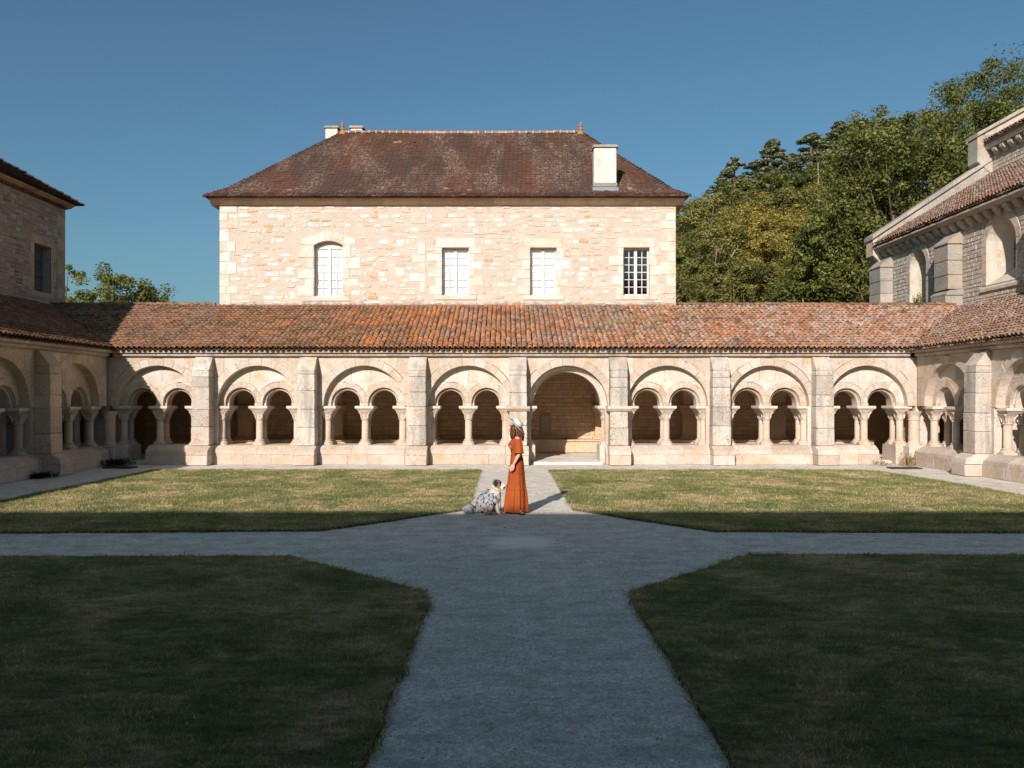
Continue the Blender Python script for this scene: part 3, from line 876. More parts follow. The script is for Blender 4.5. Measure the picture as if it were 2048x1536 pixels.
def canal_roof(Rf, O, U, Sd, lo, hi, L, mat, pitch=.17, expo=.262, single=300, end_s=None):
    """O eave origin, U along the eave, Sd unit vector up the slope; lo(s), hi(s) limits of u"""
    O, U, Sd = Vector(O), Vector(U), Vector(Sd); Nn = U.cross(Sd)
    if Nn.z < 0: Nn = -Nn
    B = np.array([U, Sd, Nn])        # rows
    ncol0 = int(math.floor(min(lo(0), lo(L)) / pitch)) - 1; ncol1 = int(math.ceil(max(hi(0), hi(L)) / pitch)) + 1
    nc = int(L / expo)
    cov = []; VV = []; FF = []; RR = []; off = 0; cnt = 0
    for k in range(nc):
        s0 = k * expo
        wave = .01
        for c in range(ncol0, ncol1):
            u = (c + .5) * pitch
            sm = s0 + .12
            if lo(sm) < u < hi(sm):
                ju = u + .014 * mnoise.noise(Vector((c * .9, k * .35, 2))) + random.uniform(-.006, .006)
                js = s0 + random.uniform(-.02, .02) - (0 if k else .0)
                yaw = random.uniform(-.05, .05); tilt = random.uniform(-.02, .025); lift = .03 + random.uniform(0, .012) + .018 * mnoise.noise(Vector((u * .5, s0 * .5, 7)))
                rr = random.random()
                if cnt < single:
                    X = (U * math.cos(yaw) + Sd * math.sin(yaw)); Y = (Sd * math.cos(yaw) - U * math.sin(yaw)); Y = (Y * math.cos(tilt) - Nn * math.sin(tilt))
                    P = O + U * ju + Sd * js + Nn * lift
                    m4 = Matrix(((X.x, Y.x, Nn.x, 0), (X.y, Y.y, Nn.y, 0), (X.z, Y.z, Nn.z, 0), (0, 0, 0, 1)))
                    o = bpy.data.objects.new('roof_tile', tile_mesh(mat)[int(rr * 13.99)]); COL.objects.link(o); o.parent = Rf
                    m4.translation = P - WLOC[Rf.name]; o.matrix_basis = m4
                    cnt += 1
                else:
                    v = TV.copy(); x = v[:, 0] * math.cos(yaw) - v[:, 1] * math.sin(yaw); y = v[:, 0] * math.sin(yaw) + v[:, 1] * math.cos(yaw)
                    v = np.stack([x + ju, y + js, v[:, 2] + lift - y * 0 - v[:, 1] * tilt], 1)
                    VV.append(v @ B + np.array(O)); FF.append(TF[:12] + off); off += len(TV); RR.append(np.full(12, rr))
            u2 = (c + 1.0) * pitch
            if lo(sm) < u2 < hi(sm):
                v = PV + np.array([u2 + random.uniform(-.006, .006), s0 - .015 + random.uniform(-.015, .015), -.042 + random.uniform(0, .01)])
                VV.append(v @ B + np.array(O)); FF.append(PF[:12] + off); off += len(PV); RR.append(np.full(12, random.random()))
    o = link('roof_tiles', fast_mesh('roof_tiles', np.concatenate(VV), np.concatenate(FF), mat, rnd=np.concatenate(RR)), Rf); o['kind'] = 'stuff'

def slab(name, pts, th, mat, parent):
    """sloping slab: pts in order, thickness downwards"""
    n = len(pts); mb = MB()
    mb.add(list(pts) + [(x, y, z - th) for x, y, z in pts], [tuple(range(n)), tuple(range(n, 2 * n))[::-1]] + [(i, (i + 1) % n, n + (i + 1) % n, n + i) for i in range(n)])
    return mb.build(name, mat, parent)

def ridge_tiles(Rf, p0, p1, mat, L=.36, r=.115, name='ridge_tile', sag=.01, lift=.04):
    a, b = Vector(p0), Vector(p1); n = int((b - a).length / L); t = (b - a).normalized(); sd = t.cross(Vector((0, 0, 1))).normalized(); up = sd.cross(t)
    for i in range(n):
        c0 = a + t * (i * L - .03) + up * (lift + random.uniform(-.012, .012)); c1 = a + t * ((i + 1) * L + .02) + up * (lift - .02 + random.uniform(-.012, .012))
        mb = MB(); k = 7; rings = []
        for c, rr in ((c0, r * 1.06), (c1, r * .92)):
            rings.append([tuple(c + sd * rr * math.cos(math.pi * j / (k - 1)) + up * rr * .85 * math.sin(math.pi * j / (k - 1))) for j in range(k)])
        mb.loft(rings, True, True); mb.build(name, mat, Rf)

XL, XR, YB = -12.8, 13.18, 25.75      # garth-side wall faces of the three galleries
EL, ER, EY = -12.50, 12.86, 25.44       # eave lines
WL_, WR_, WB = -17.2, 17.25, 30.2     # walls behind the galleries
ZE, ZT = 3.645, 5.56

def corner_column(G, x, y):
    mb = MB(); mb.lathe((x, y, 0), [(.21, .60), (.21, .66), (.19, .68), (.17, .74), (.165, 1.40), (.19, 1.42), (.165, 1.45), (.18, 1.55), (.25, 1.70)], 18, .5); mb.build('corner_column', M['carved'], G)
    mb = MB(); mb.cbox(x - .28, x + .28, y - .28, y + .28, 0, .60, .03); mb.build('column_plinth', M['plinth'], G)

# ------------------------------------------------ back gallery
G = thing('cloister_gallery', 'sunlit arcaded cloister gallery facing the viewer, with a long orange tile roof below the house', 'cloister gallery', (0, YB, 0), 'cloister galleries')
fb = Fr((0, YB, 0), (1, 0, 0), (0, -1, 0))
BUT = [-9.68, -6.34, -2.82, .38, 3.58, 6.83, 10.1]
for i, u in enumerate(BUT): buttress(G, fb, u, band=i in (3, 4))
ends = [XL] + BUT + [XR]
for i in range(8):
    st = 'open' if i == 4 else 'door_left' if i == 0 else 'door_right' if i == 7 else 'double'
    bay(G, fb, ends[i], ends[i + 1], st)
cornice(G, fb, XL + .2, XR - .2)
corner_column(G, XL + .10, YB - .10)
corner_column(G, XR - .10, YB - .10)
for sg, x in ((-1, XL), (1, XR)):       # corner piers
    mb = MB(); mb.box(x if sg > 0 else x - .78, x + .78 if sg > 0 else x, YB + .012, YB + .79, 0, 3.5); mb.build('corner_pier', M['ashlar'], G)
# gallery interior
mb = MB()
fl = MB()
u = -17.0
mb.box(-17.19, 17.24, YB + .30, 29.95, -.1, .055); mb.build('floor', M['floor'], G)
for r_ in range(7):
    y = 26.10 + r_ * .55; x = -13.2 + random.uniform(0, .5)
    while x < 13.5:
        w = random.uniform(.6, 1.1); q = MB(); q.cbox(x, x + w - .012, y, y + .54, .03, .078 + random.uniform(0, .006), .008)
        if 0.0 < x < 4: q.build('flagstone', M['floor'], G)
        else: fl.v, fl.f, fl.r = fl.v + q.v, fl.f + [tuple(i + len(fl.v) for i in f) for f in q.f], fl.r + q.r
        x += w
fl.build('flagstones', M['floor'], G, kind='stuff')
mb = MB(); mb.box(-17.19, 17.24, 29.97, 30.19, 0, 5.45); bw_ = mb.build('back_wall', M['mortar_inner'], G)
fw = Fr((0, 29.97, 0), (1, 0, 0), (0, -1, 0))
items = []
for poly in stone_rows(-13.5, 13.6, .58, 3.3, (.09, .19), (.2, .62), [(1.26, 1.68, .76, 1.53)]):
    q = MB(); q.prism(fw, poly, -.02, random.uniform(.004, .022), .008); items.append((abs(poly[0][0] - 2.0) * .1 + random.random() * .5, q))
items.sort(key=lambda a: a[0])
emit([q for _, q in items], 'wall_stone', M['inner'], bw_, 300, 'wall_stones')
mb = MB(); mb.prism(fw, [(1.28, .78), (1.66, .78), (1.66, 1.51), (1.28, 1.51)], 0, .035, .01)
mb.prism(fw, [(1.33, .83), (1.61, .83), (1.61, 1.46), (1.33, 1.46)], .03, .05, .006); mb.build('hatch', M['wood'], G)
blocks(G, fw, 'bench_block', [(0, .10), (.42, .10), (.42, .50), (.48, .52), (.48, .575), (0, .575)], -13.4, 13.6, M['inner'], (1.0, 1.8))
for u in BUT:     # responds on the back wall
    mb = MB()
    mb.prism(fw, [(u - .36, .58), (u + .36, .58), (u + .36, .66), (u - .36, .66)], 0, .42, .02)
    mb.prism(fw, [(u - .31, .66), (u + .31, .66), (u + .28, .74), (u - .28, .74)], 0, .37, .02)
    mb.prism(fw, [(u - .27, .74), (u + .27, .74), (u + .27, 1.52), (u - .27, 1.52)], 0, .34, .015)
    mb.prism(fw, [(u - .27, 1.52), (u + .27, 1.52), (u + .38, 1.76), (u - .38, 1.76)], 0, .36, .02)
    mb.prism(fw, [(u - .40, 1.76), (u + .40, 1.76), (u + .40, 1.86), (u - .40, 1.86)], 0, .44, .02)
    mb.build('respond', M['inner'], G)
    # transverse arch across the gallery
    yc = (26.5 + 29.62) / 2; rr = (29.62 - 26.5) / 2; f2 = Fr((0, yc, 0), (0, 1, 0), (1, 0, 0)); f2 = Fr((u, yc, 0), (0, 1, 0), (1, 0, 0))
    mb = MB(); p = arc(0, ZC, rr, 0, math.pi, 18); p = p + [(-rr - .4, ZC), (-rr - .4, 3.62), (rr + .34, 3.62), (rr + .34, ZC)]
    mb.prism(f2, p, -.26, .26, .01); mb.build('transverse_arch', M['inner'], G)
# groin vault over each bay
def vault(G, x0, x1, y0, y1, nx_=18, ny=14):
    V = []; F = []
    xc, yc = (x0 + x1) / 2, (y0 + y1) / 2; rx, ry = (x1 - x0) / 2, (y1 - y0) / 2
    for j in range(ny + 1):
        for i in range(nx_ + 1):
            x = lerp(x0, x1, i / nx_); y = lerp(y0, y1, j / ny)
            zx = 1.9 + math.sqrt(max(1 - ((x - xc) / rx) ** 2, 0)) * 1.5; zy = 1.9 + math.sqrt(max(1 - ((y - yc) / ry) ** 2, 0)) * 1.5
            V.append((x, y, max(zx, zy)))
    for j in range(ny):
        for i in range(nx_):
            a = j * (nx_ + 1) + i; F.append((a, a + 1, a + nx_ + 2, a + nx_ + 1))
    mb = MB(); mb.add(V, F, .5); mb.build('vault', M['inner'], G, True)
for i in range(8): vault(G, ends[i] - (0 if i else 4.3), ends[i + 1] + (0 if i < 7 else 4.0), YB + .72, 29.98)
# roof
Lb = math.hypot(WB - EY, ZT - ZE); sdir = Vector((0, (WB - EY) / Lb, (ZT - ZE) / Lb))
Rf = slab('roof', [(EL - .1, EY + .12, ZE - .0 + .045), (ER + .1, EY + .12, ZE + .045), (WR_, WB - .012, ZT - .004), (WL_, WB - .012, ZT - .004)], .06, M['deck'], G)
canal_roof(Rf, (0, EY, ZE), (1, 0, 0), sdir, lambda s: lerp(EL, WL_, s / Lb) - .05, lambda s: lerp(ER, WR_, s / Lb) + .05, Lb - .02, M['canal'])
# ridge where no building stands behind, and the rear slope
ridge_tiles(Rf, (-17.1, WB, ZT + .03), (-10.9, WB, ZT + .03), M['canal_moss'])
ridge_tiles(Rf, (6.5, WB, ZT + .03), (17.2, WB, ZT + .03), M['canal_moss'])
for x0, x1 in ((-17.18, -10.83), (6.43, 17.24)):
    slab('rear_slope', [(x0, WB + .012, ZT - .02), (x1, WB + .012, ZT - .02), (x1, WB + 1.2, ZT - .5), (x0, WB + 1.2, ZT - .5)], .3, M['deck'], Rf)
mb = MB(); mb.bar(Fr((0, WB, 0), (1, 0, 0), (0, -1, 0)), [(.004, ZT - .03), (.20, ZT - .05), (.19, ZT + .03), (.004, ZT + .075)], -10.82, 6.42); mb.build('roof_flashing', M['canal_moss'], Rf)

# ------------------------------------------------ the two wings
def wing(name_label, sx, xf, xe, xw, mat, mats, bmat, lab):
    G = thing('cloister_gallery', lab, 'cloister gallery', (xf, YB, 0), 'cloister galleries')
    fr = Fr((xf, YB, 0), (0, -1, 0), (-sx, 0, 0))
    us = [3.75, 7.30, 10.85]
    for u in us: buttress(G, fr, u, mats=bmat)
    e = [.10] + us
    for i in range(3):
        bay(G, fr, e[i], e[i + 1] - (.15 if i == 0 else 0), 'double', mats)
    cornice(G, fr, .19, 11.0)
    mb = MB(); mb.box(min(xf, xf + sx * .7), max(xf, xf + sx * .7), -2.4, 14.3, 0, 3.45); mb.build('plain_wall', M[mats[0]], G)
    y1 = YB + .3
    mb = MB(); mb.box(min(xf + sx * .4, xw - sx * .01), max(xf + sx * .4, xw - sx * .01), -2.4, y1 - .01, -.1, .08); mb.build('floor', M['floor'], G)
    mb = MB(); mb.box(min(xw - sx * .25, xw - sx * .012), max(xw - sx * .25, xw - sx * .012), -2.4, 29.9, 0, 5.45); mb.build('back_wall', M['inner'], G)
    # plain barrel vault along the wing
    mb = MB(); rings = []
    x0, x1 = xf + sx * .76, xw - sx * .25; xc = (x0 + x1) / 2; rr = abs(x1 - x0) / 2
    for y in (-2.4, YB + .75):
        rings.append([(xc + rr * math.cos(math.pi * k / 14), y, 1.9 + 1.5 * math.sin(math.pi * k / 14)) for k in range(15)])
    mb.loft(rings, False, False, .5, closed=False); mb.build('vault', M['inner'], G, True)
    for u in us:
        mb = MB(); f2 = Fr((xc, YB - u, 0), (1, 0, 0), (0, 1, 0)); r2 = rr - .12
        p = arc(0, ZC, r2, 0, math.pi, 16) + [(-rr - .1, ZC), (-rr - .1, 3.6), (rr + .1, 3.6), (rr + .1, ZC)]
        mb.prism(f2, p, -.26, .26, .01); mb.build('transverse_arch', M['inner'], G)
    # roof
    L = math.hypot(xw - xe, ZT - ZE); sd = Vector(((xw - xe) / L, 0, (ZT - ZE) / L))
    Rf = slab('roof', [(xe + sx * .12, EY + .1, ZE + .045), (xe + sx * .12, -2.6, ZE + .045), (xw - sx * .012, -2.6, ZT - .004), (xw - sx * .012, WB, ZT - .004)], .06, M['deck'], G)
    canal_roof(Rf, (xe, EY, ZE), (0, -1, 0), sd, lambda s: lerp(0, -(WB - EY), s / L) + .08, lambda s: 13.0, L - .02, mat)
    slab('roof_lower_end', [(xe, EY - 13.0, ZE + .09), (xe, -2.6, ZE + .09), (xw - sx * .014, -2.6, ZT + .06), (xw - sx * .014, EY - 13.0, ZT + .06)], .05, mat, Rf)
    # mossy valley line
    ridge_tiles(Rf, (xe + sx * .05, EY + .05, ZE + .03), (xw - sx * .05, WB - .05, ZT + .02), M['moss'], .3, .10, 'valley_moss', lift=-.015)
    return G, fr
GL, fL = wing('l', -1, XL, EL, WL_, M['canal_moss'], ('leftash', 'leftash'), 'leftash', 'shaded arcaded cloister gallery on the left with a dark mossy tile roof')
GR, fR = wing('r', 1, XR, ER, WR_, M['canal_grey'], ('ashlar', 'ashlar'), 'buttress', 'sunlit arcaded cloister gallery on the right below the church, with a white-speckled red roof')

# ------------------------------------------------ the range behind the viewer, whose ridge throws the shade
G = thing('monastery_range', 'long stone range with a steep roof closing the court behind the viewer', 'building', (0, -4.8, 0))
mb = MB(); mb.box(-26, 24, -12.0, -4.8, 0, 8.2); mb.build('wall', M['leftrub'], G)
mb = MB(); mb.add([(-26.5, -4.4, 8.1), (24.5, -4.4, 8.1), (24.5, -12.4, 8.1), (-26.5, -12.4, 8.1), (-26.5, -8.32, 12.55), (24.5, -8.32, 12.55)], [(0, 1, 5, 4), (2, 3, 4, 5), (1, 2, 5), (3, 0, 4), (3, 2, 1, 0)]); mb.build('roof', M['flat_tile'], G)
mb = MB(); mb.add([(-17, -2.2, 3.6), (17, -2.2, 3.6), (17, -4.79, 5.0), (-17, -4.79, 5.0)], [(0, 1, 2, 3)]); mb.build('lean_to_roof', M['canal_moss'], G)
mb = MB(); mb.box(-17, 17, -3.1, -2.45, 0, 3.55); mb.build('arcade_wall', M['leftash'], G)
# ================================================================== the pale stone house above the back gallery
H = thing('stone_house', 'large pale rubble stone house with a steep brown tiled hip roof, behind the back gallery', 'house', (-2.2, WB, 0))
fh = Fr((0, WB, 0), (1, 0, 0), (0, -1, 0))
HX0, HX1, HZ = -10.81, 6.41, 9.38
mb = MB()
WINS = [(-7.25, -6.17, 5.96, 7.88, True), (-2.42, -1.40, 6.0, 7.79, False), (.91, 1.91, 6.0, 7.79, False), (4.43, 5.42, 6.0, 7.79, False)]
# mortared wall with real openings
zs_lo, zs_hi = 5.96, 8.05
mb.box(HX0, HX1, WB, WB + .6, 0, 5.955); mb.box(HX0, HX1, WB, WB + .6, 8.06, HZ)
xs = [HX0] + [v for w in WINS for v in w[:2]] + [HX1]
for i in range(0, len(xs), 2): mb.box(xs[i], xs[i + 1], WB, WB + .6, 5.955, 8.06)
for x0, x1, z0, z1, a in WINS:
    if not a: mb.box(x0, x1, WB + .004, WB + .6, z1, 8.06)
    else:
        xc = (x0 + x1) / 2; hw = (x1 - x0) / 2; rr = (hw * hw + .16 ** 2) / (2 * .16)
        p = [(x0, z1)] + [(lerp(x0, x1, k / 10), z1 - (rr - .16) + math.sqrt(rr * rr - (lerp(x0, x1, k / 10) - xc) ** 2)) for k in range(1, 10)] + [(x1, z1), (x1, 8.06), (x0, 8.06)]
        mb.prism(fh, p[::-1], -.6, -.004, 0)
mb.box(HX0, HX0 + .6, WB + .6, 39.8, 0, HZ); mb.box(HX1 - .6, HX1, WB + .6, 39.8, 0, HZ); mb.box(HX0, HX1, 39.8, 40.4, 0, HZ)
wall = mb.build('wall', M['mortar'], H)
# dressed stones: quoins and window surrounds
rects = []
def dress(x0, x1, z0, z1, d=.016, poly=None):
    j = lambda: random.uniform(-.012, .012)
    p = poly or [(x0 + j(), z0 + .006), (x1 + j(), z0 + .006 + j() * .4), (x1 + j(), z1 - .006 + j() * .4), (x0 + j(), z1 - .006)]
    q = MB(); q.prism(fh, p, -.03, d + random.uniform(-.004, .006), .012); q.build('quoin', M['quoin'], wall)
    rects.append((x0 - .02, x1 + .02, z0 - .01, z1 + .01))
z = 5.62
i = 0
while z < HZ - .1:
    h = random.uniform(.28, .50); h = HZ - z if z + h > HZ - .2 else h
    w = random.uniform(.6, .72) if i % 2 else random.uniform(.30, .42)
    if random.random() < .25 and i % 2: dress(HX0 + .002, HX0 + .26, z, z + h); dress(HX0 + .27, HX0 + w, z, z + h)
    else: dress(HX0 + .002, HX0 + w, z, z + h)
    w2 = random.uniform(.5, .68) if i % 2 else random.uniform(.26, .36)
    if random.random() < .8: dress(HX1 - w2, HX1 - .002, z, z + h)
    z += h; i += 1
z = 5.75; i = 0
while z < HZ - .3:
    h = random.uniform(.26, .46); w = random.uniform(.48, .66) if i % 2 == 0 else random.uniform(.16, .34)
    if random.random() < .82: dress(-3.04 - w, -3.04, z, z + h)
    z += h; i += 1
def surround(x0, x1, z0, z1, arch):
    z = z0; i = random.randint(0, 1)
    while z < z1 - .05:
        h = random.uniform(.27, .42); h = z1 - z if z + h > z1 - .18 else h
        for sg in (-1, 1):
            w = (random.uniform(.40, .52) if (i + (sg > 0)) % 2 else random.uniform(.18, .28)) * (1.4 if arch else 1.05)
            if sg < 0: dress(x0 - w, x0 + .001, z, z + h)
            else: dress(x1 - .001, x1 + w, z, z + h)
        z += h; i += 1
    dress(x0 - .28, x1 + .28, z0 - .19, z0 - .002, .03)
    if arch:
        xc = (x0 + x1) / 2; rr = ((x1 - x0) ** 2 / 4 + .16 ** 2) / (.32); zc = z1 + .16 - rr
        an = math.asin((x1 - x0) / 2 / rr)
        cuts = [-an - .0, -an * .55, -an * .2, an * .22, an * .58, an]
        for k in range(5):
            a0, a1 = math.pi / 2 - cuts[k], math.pi / 2 - cuts[k + 1]
            lo_ = arc(xc, zc, rr + .001, a1, a0, 3)
            if k == 0: up = [(x0 - .48, z1 + .02), (x0 - .48, z1 + .22), (xc + (rr + .34) * math.cos(a1), zc + (rr + .34) * math.sin(a1))]
            elif k == 4: up = [(xc + (rr + .34) * math.cos(a0), zc + (rr + .34) * math.sin(a0)), (x1 + .48, z1 + .22), (x1 + .48, z1 + .02)]
            else: up = [(xc + (rr + .36) * math.cos(a0), zc + (rr + .36) * math.sin(a0)), (xc + (rr + .36) * math.cos(a1), zc + (rr + .36) * math.sin(a1))]
            if k == 0: p = lo_ + up
            elif k == 4: p = lo_ + up[::1]
            else: p = lo_ + up
            if k == 0: p = lo_[:1] + lo_[1:] + up
            if k == 4:
                p = lo_ + up
            dress(0, 0, 0, 0, .02, p)
            rects.pop()
        rects.append((x0 - .5, x1 + .5, z1, z1 + .50))
    else:
        dress(x0 - .22, x1 + .22, z1 + .002, z1 + .36, .014)
for w in WINS: surround(*w)
for x0, x1, z0, z1, a in WINS: rects.append((x0 - .02, x1 + .02, z0 - .2, z1 + .02))
items = []
for poly in stone_rows(HX0 + .02, HX1 - .02, 5.66, HZ - .02, (.085, .23), (.14, .48), rects, .03, .02, 1.6):
    bare = random.random()
    # lime mortar laps over many stones: those keep only a part of their face open
    r_ = random.random()
    u_ = sum(p[0] for p in poly) / 8
    right = u_ > -3.04
    if bare < (.10 if right else .22): continue
    if right and random.random() < .35: r_ *= .4
    elif r_ < .9: r_ = .15 + .75 * r_ / .9
    if bare < .66: poly = safe_inset(poly, random.uniform(.010, .03))
    if len(poly) < 3 or area(poly) < .008: continue
    cu = sum(p[0] for p in poly) / 8; cz = sum(p[1] for p in poly) / 8; an = random.uniform(-.07, .07); dz = random.uniform(-.035, .035)
    poly = [(cu + (p[0] - cu) * math.cos(an) - (p[1] - cz) * math.sin(an), cz + dz + (p[0] - cu) * math.sin(an) + (p[1] - cz) * math.cos(an)) for p in poly]
    q = MB(); q.prism(fh, poly, -.02, random.uniform(.005, .018), .008, r=r_); items.append((-abs(area(poly)), q))
items.sort(key=lambda a: a[0]); emit([q for _, q in items], 'wall_stone', M['rubble'], wall, 300, 'wall_stones')
# windows
for wi, (x0, x1, z0, z1, arch) in enumerate(WINS):
    yb = WB + .27; zt = z1 + (.13 if arch else 0)
    fr_ = Fr((0, yb, 0), (1, 0, 0), (0, -1, 0))
    mb = MB()
    def bar_(a, b, c, d, th=.05): mb.prism(fr_, [(a, c), (b, c), (b, d), (a, d)], -.02, th, .006, .5)
    f = .055; xc = (x0 + x1) / 2
    bar_(x0, x0 + f, z0, zt); bar_(x1 - f, x1, z0, zt); bar_(x0 + f + .002, x1 - f - .002, z0, z0 + f); 
    if arch:
        hw = (x1 - x0) / 2; rr = (hw * hw + .16 ** 2) / .32; zc = z1 + .16 - rr; an = math.asin(hw / rr)
        p = arc(xc, zc, rr, math.pi / 2 - an, math.pi / 2 + an, 10) + [(x0 + .001, z1 - .10), (x1 - .001, z1 - .10)]
        mb.prism(fr_, p, -.02, .048, .006, .5)
    else: bar_(x0 + f + .002, x1 - f - .002, zt - f, zt)
    bar_(xc - .055, xc + .055, z0 + f + .002, (z1 - .102) if arch else zt - f - .002, .06)
    zb, ztp = z0 + f, (z1 - .10) if arch else zt - f
    rows = 6
    cols = [(x0 + f, xc - .055), (xc + .055, x1 - f)]
    panes = []
    for a, b in cols:
        m = (a + b) / 2; bar_(m - .013, m + .013, zb + .003, ztp - .003, .035)
        for k in range(rows):
            c_, d_ = lerp(zb, ztp, k / rows), lerp(zb, ztp, (k + 1) / rows)
            if k:
                mb.prism(fr_, [(a + .002, c_ - .013), (m - .014, c_ - .013), (m - .014, c_ + .013), (a + .002, c_ + .013)], -.02, .033, .005, .5)
                mb.prism(fr_, [(m + .014, c_ - .013), (b - .002, c_ - .013), (b - .002, c_ + .013), (m + .014, c_ + .013)], -.02, .033, .005, .5)
            panes += [(a, m, c_, d_), (m, b, c_, d_)]
    wn = mb.build('window', M['white_paint'], H)
    wn['label'] = ['tall arched window with closed white blinds', 'rectangular window with white blinds beside the old corner chain', 'middle window with closed white blinds', 'dark glazed window without blinds'][wi]
    pm = None
    for a, b, c_, d_ in panes:
        q = MB(); tl = random.uniform(-.003, .003)
        q.box(a + .004, b - .004, yb - .006, yb - .002, c_ + .004, d_ - .004); q.build('pane', M['glass'], wn)
    mb = MB()
    if wi < 3:
        for a, b in cols: mb.box(a, b, yb + .006, yb + .02, zb, ztp)
        mb.build('blind', M['blind'], wn)
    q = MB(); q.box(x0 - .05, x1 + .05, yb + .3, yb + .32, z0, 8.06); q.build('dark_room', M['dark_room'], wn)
# cornice
fc = Fr((0, WB, 0), (1, 0, 0), (0, -1, 0))
u = HX0 - .3
while u < HX1 + .3:
    w = random.uniform(.9, 1.7); w = HX1 + .3 - u if u + w > HX1 - .2 else w
    q = MB(); q.bar(fc, [(-.5, HZ), (.05, HZ), (.10, HZ + .04), (.20, HZ + .10), (.30, HZ + .20), (.30, HZ + .23), (-.5, HZ + .23)], u + .003, u + w - .003); q.build('cornice_block', M['leftash'], H); u += w
q = MB(); q.box(HX0 - .3, HX0 - .002, WB + .501, 40.5, HZ, HZ + .23); q.box(HX1 + .002, HX1 + .3, WB + .501, 40.5, HZ, HZ + .23); q.build('cornice_return', M['leftash'], H)
# roof
RY0, RYR, RZ0, RZR = 29.72, 35.1, 9.60, 13.72
HL, HR = (-11.2, -7.17), (6.80, 3.28)
def zprof(t):
    return RZ0 + 3.0 * t if t < .14 else RZ0 + .42 + (RZR - RZ0 - .42) * (t - .14) / .86
def rp(x, t): return Vector((x, lerp(RY0, RYR, t), zprof(t)))
mb = MB()
ts = [0, .07, .14, .57, 1.0]
for a, b in zip(ts, ts[1:]):
    mb.add([tuple(rp(lerp(HL[0], HL[1], a), a)), tuple(rp(lerp(HR[0], HR[1], a), a)), tuple(rp(lerp(HR[0], HR[1], b), b)), tuple(rp(lerp(HL[0], HL[1], b), b))], [(0, 1, 2, 3)], .5)
    yb = lambda t_: 2 * RYR - lerp(RY0, RYR, t_)
    for sg, E in ((-1, HL), (1, HR)):
        mb.add([tuple(rp(lerp(E[0], E[1], a), a)), (lerp(E[0], E[1], a), yb(a), zprof(a)), (lerp(E[0], E[1], b), yb(b), zprof(b)), tuple(rp(lerp(E[0], E[1], b), b))], [(0, 1, 2, 3)], .5)
    mb.add([(lerp(HL[0], HL[1], a), yb(a), zprof(a)), (lerp(HR[0], HR[1], a), yb(a), zprof(a)), (lerp(HR[0], HR[1], b), yb(b), zprof(b)), (lerp(HL[0], HL[1], b), yb(b), zprof(b))], [(0, 1, 2, 3)], .5)
q = mb
q.add([(HL[0], RY0, RZ0 - .015), (HR[0], RY0, RZ0 - .015), (HR[0], 40.48, RZ0 - .015), (HL[0], 40.48, RZ0 - .015)], [(3, 2, 1, 0)], .5)
HRf = mb.build('roof', M['flat_tile'], H)
# flat tiles course by course
VV, FF, RR = [], [], []; off = 0
nc = 41; singles = []
for k in range(nc):
    t0 = k / nc; t1 = min((k + 1.35) / nc, 1.0)
    xl, xr = lerp(HL[0], HL[1], t0) - .02, lerp(HR[0], HR[1], t0) + .02
    x = xl + random.uniform(-.16, 0) ; c = 0
    w = .185
    off_x = (k % 2) * w / 2
    x = xl - w / 2 + off_x * .999
    p0 = rp(0, t0); p1 = rp(0, t1); sd = (p1 - p0).normalized(); nn = Vector((0, -sd.z, sd.y)); 
    while x < xr:
        a, b = max(x + .003, xl), min(x + w - .003, xr)
        if b - a > .03:
            l0 = .060 + random.uniform(-.008, .018); l1 = .008; ds = random.uniform(-.012, .012)
            q0 = p0 + sd * ds
            P = [q0 + nn * l0, q0 + nn * (l0 + random.uniform(-.003, .003)), p1 + nn * l1, p1 + nn * l1, q0 + nn * (l0 - .052), q0 + nn * (l0 - .052)]
            xs_ = [a, b, b, a, a, b]
            v = [(xs_[i], P[i].y, P[i].z) for i in range(6)]
            fcs = [(0, 1, 2, 3), (4, 5, 1, 0), (4, 0, 3, 3), (5, 2, 1, 1)]
            rr = random.random()
            if k < 3 and len(singles) < 300:
                q = MB(); q.add(v, [(0, 1, 2, 3), (4, 5, 1, 0), (4, 0, 3), (5, 2, 1)], rr); singles.append(q)
            else:
                VV += v; FF += [(0 + off, 1 + off, 2 + off, 3 + off), (4 + off, 5 + off, 1 + off, 0 + off)]; RR += [rr, rr]; off += 6
        x += w
for q in singles: q.build('roof_tile', M['flat_tile'], HRf)
o = link('roof_tiles', fast_mesh('roof_tiles', VV, FF, M['flat_tile'], rnd=RR), HRf); o['kind'] = 'stuff'
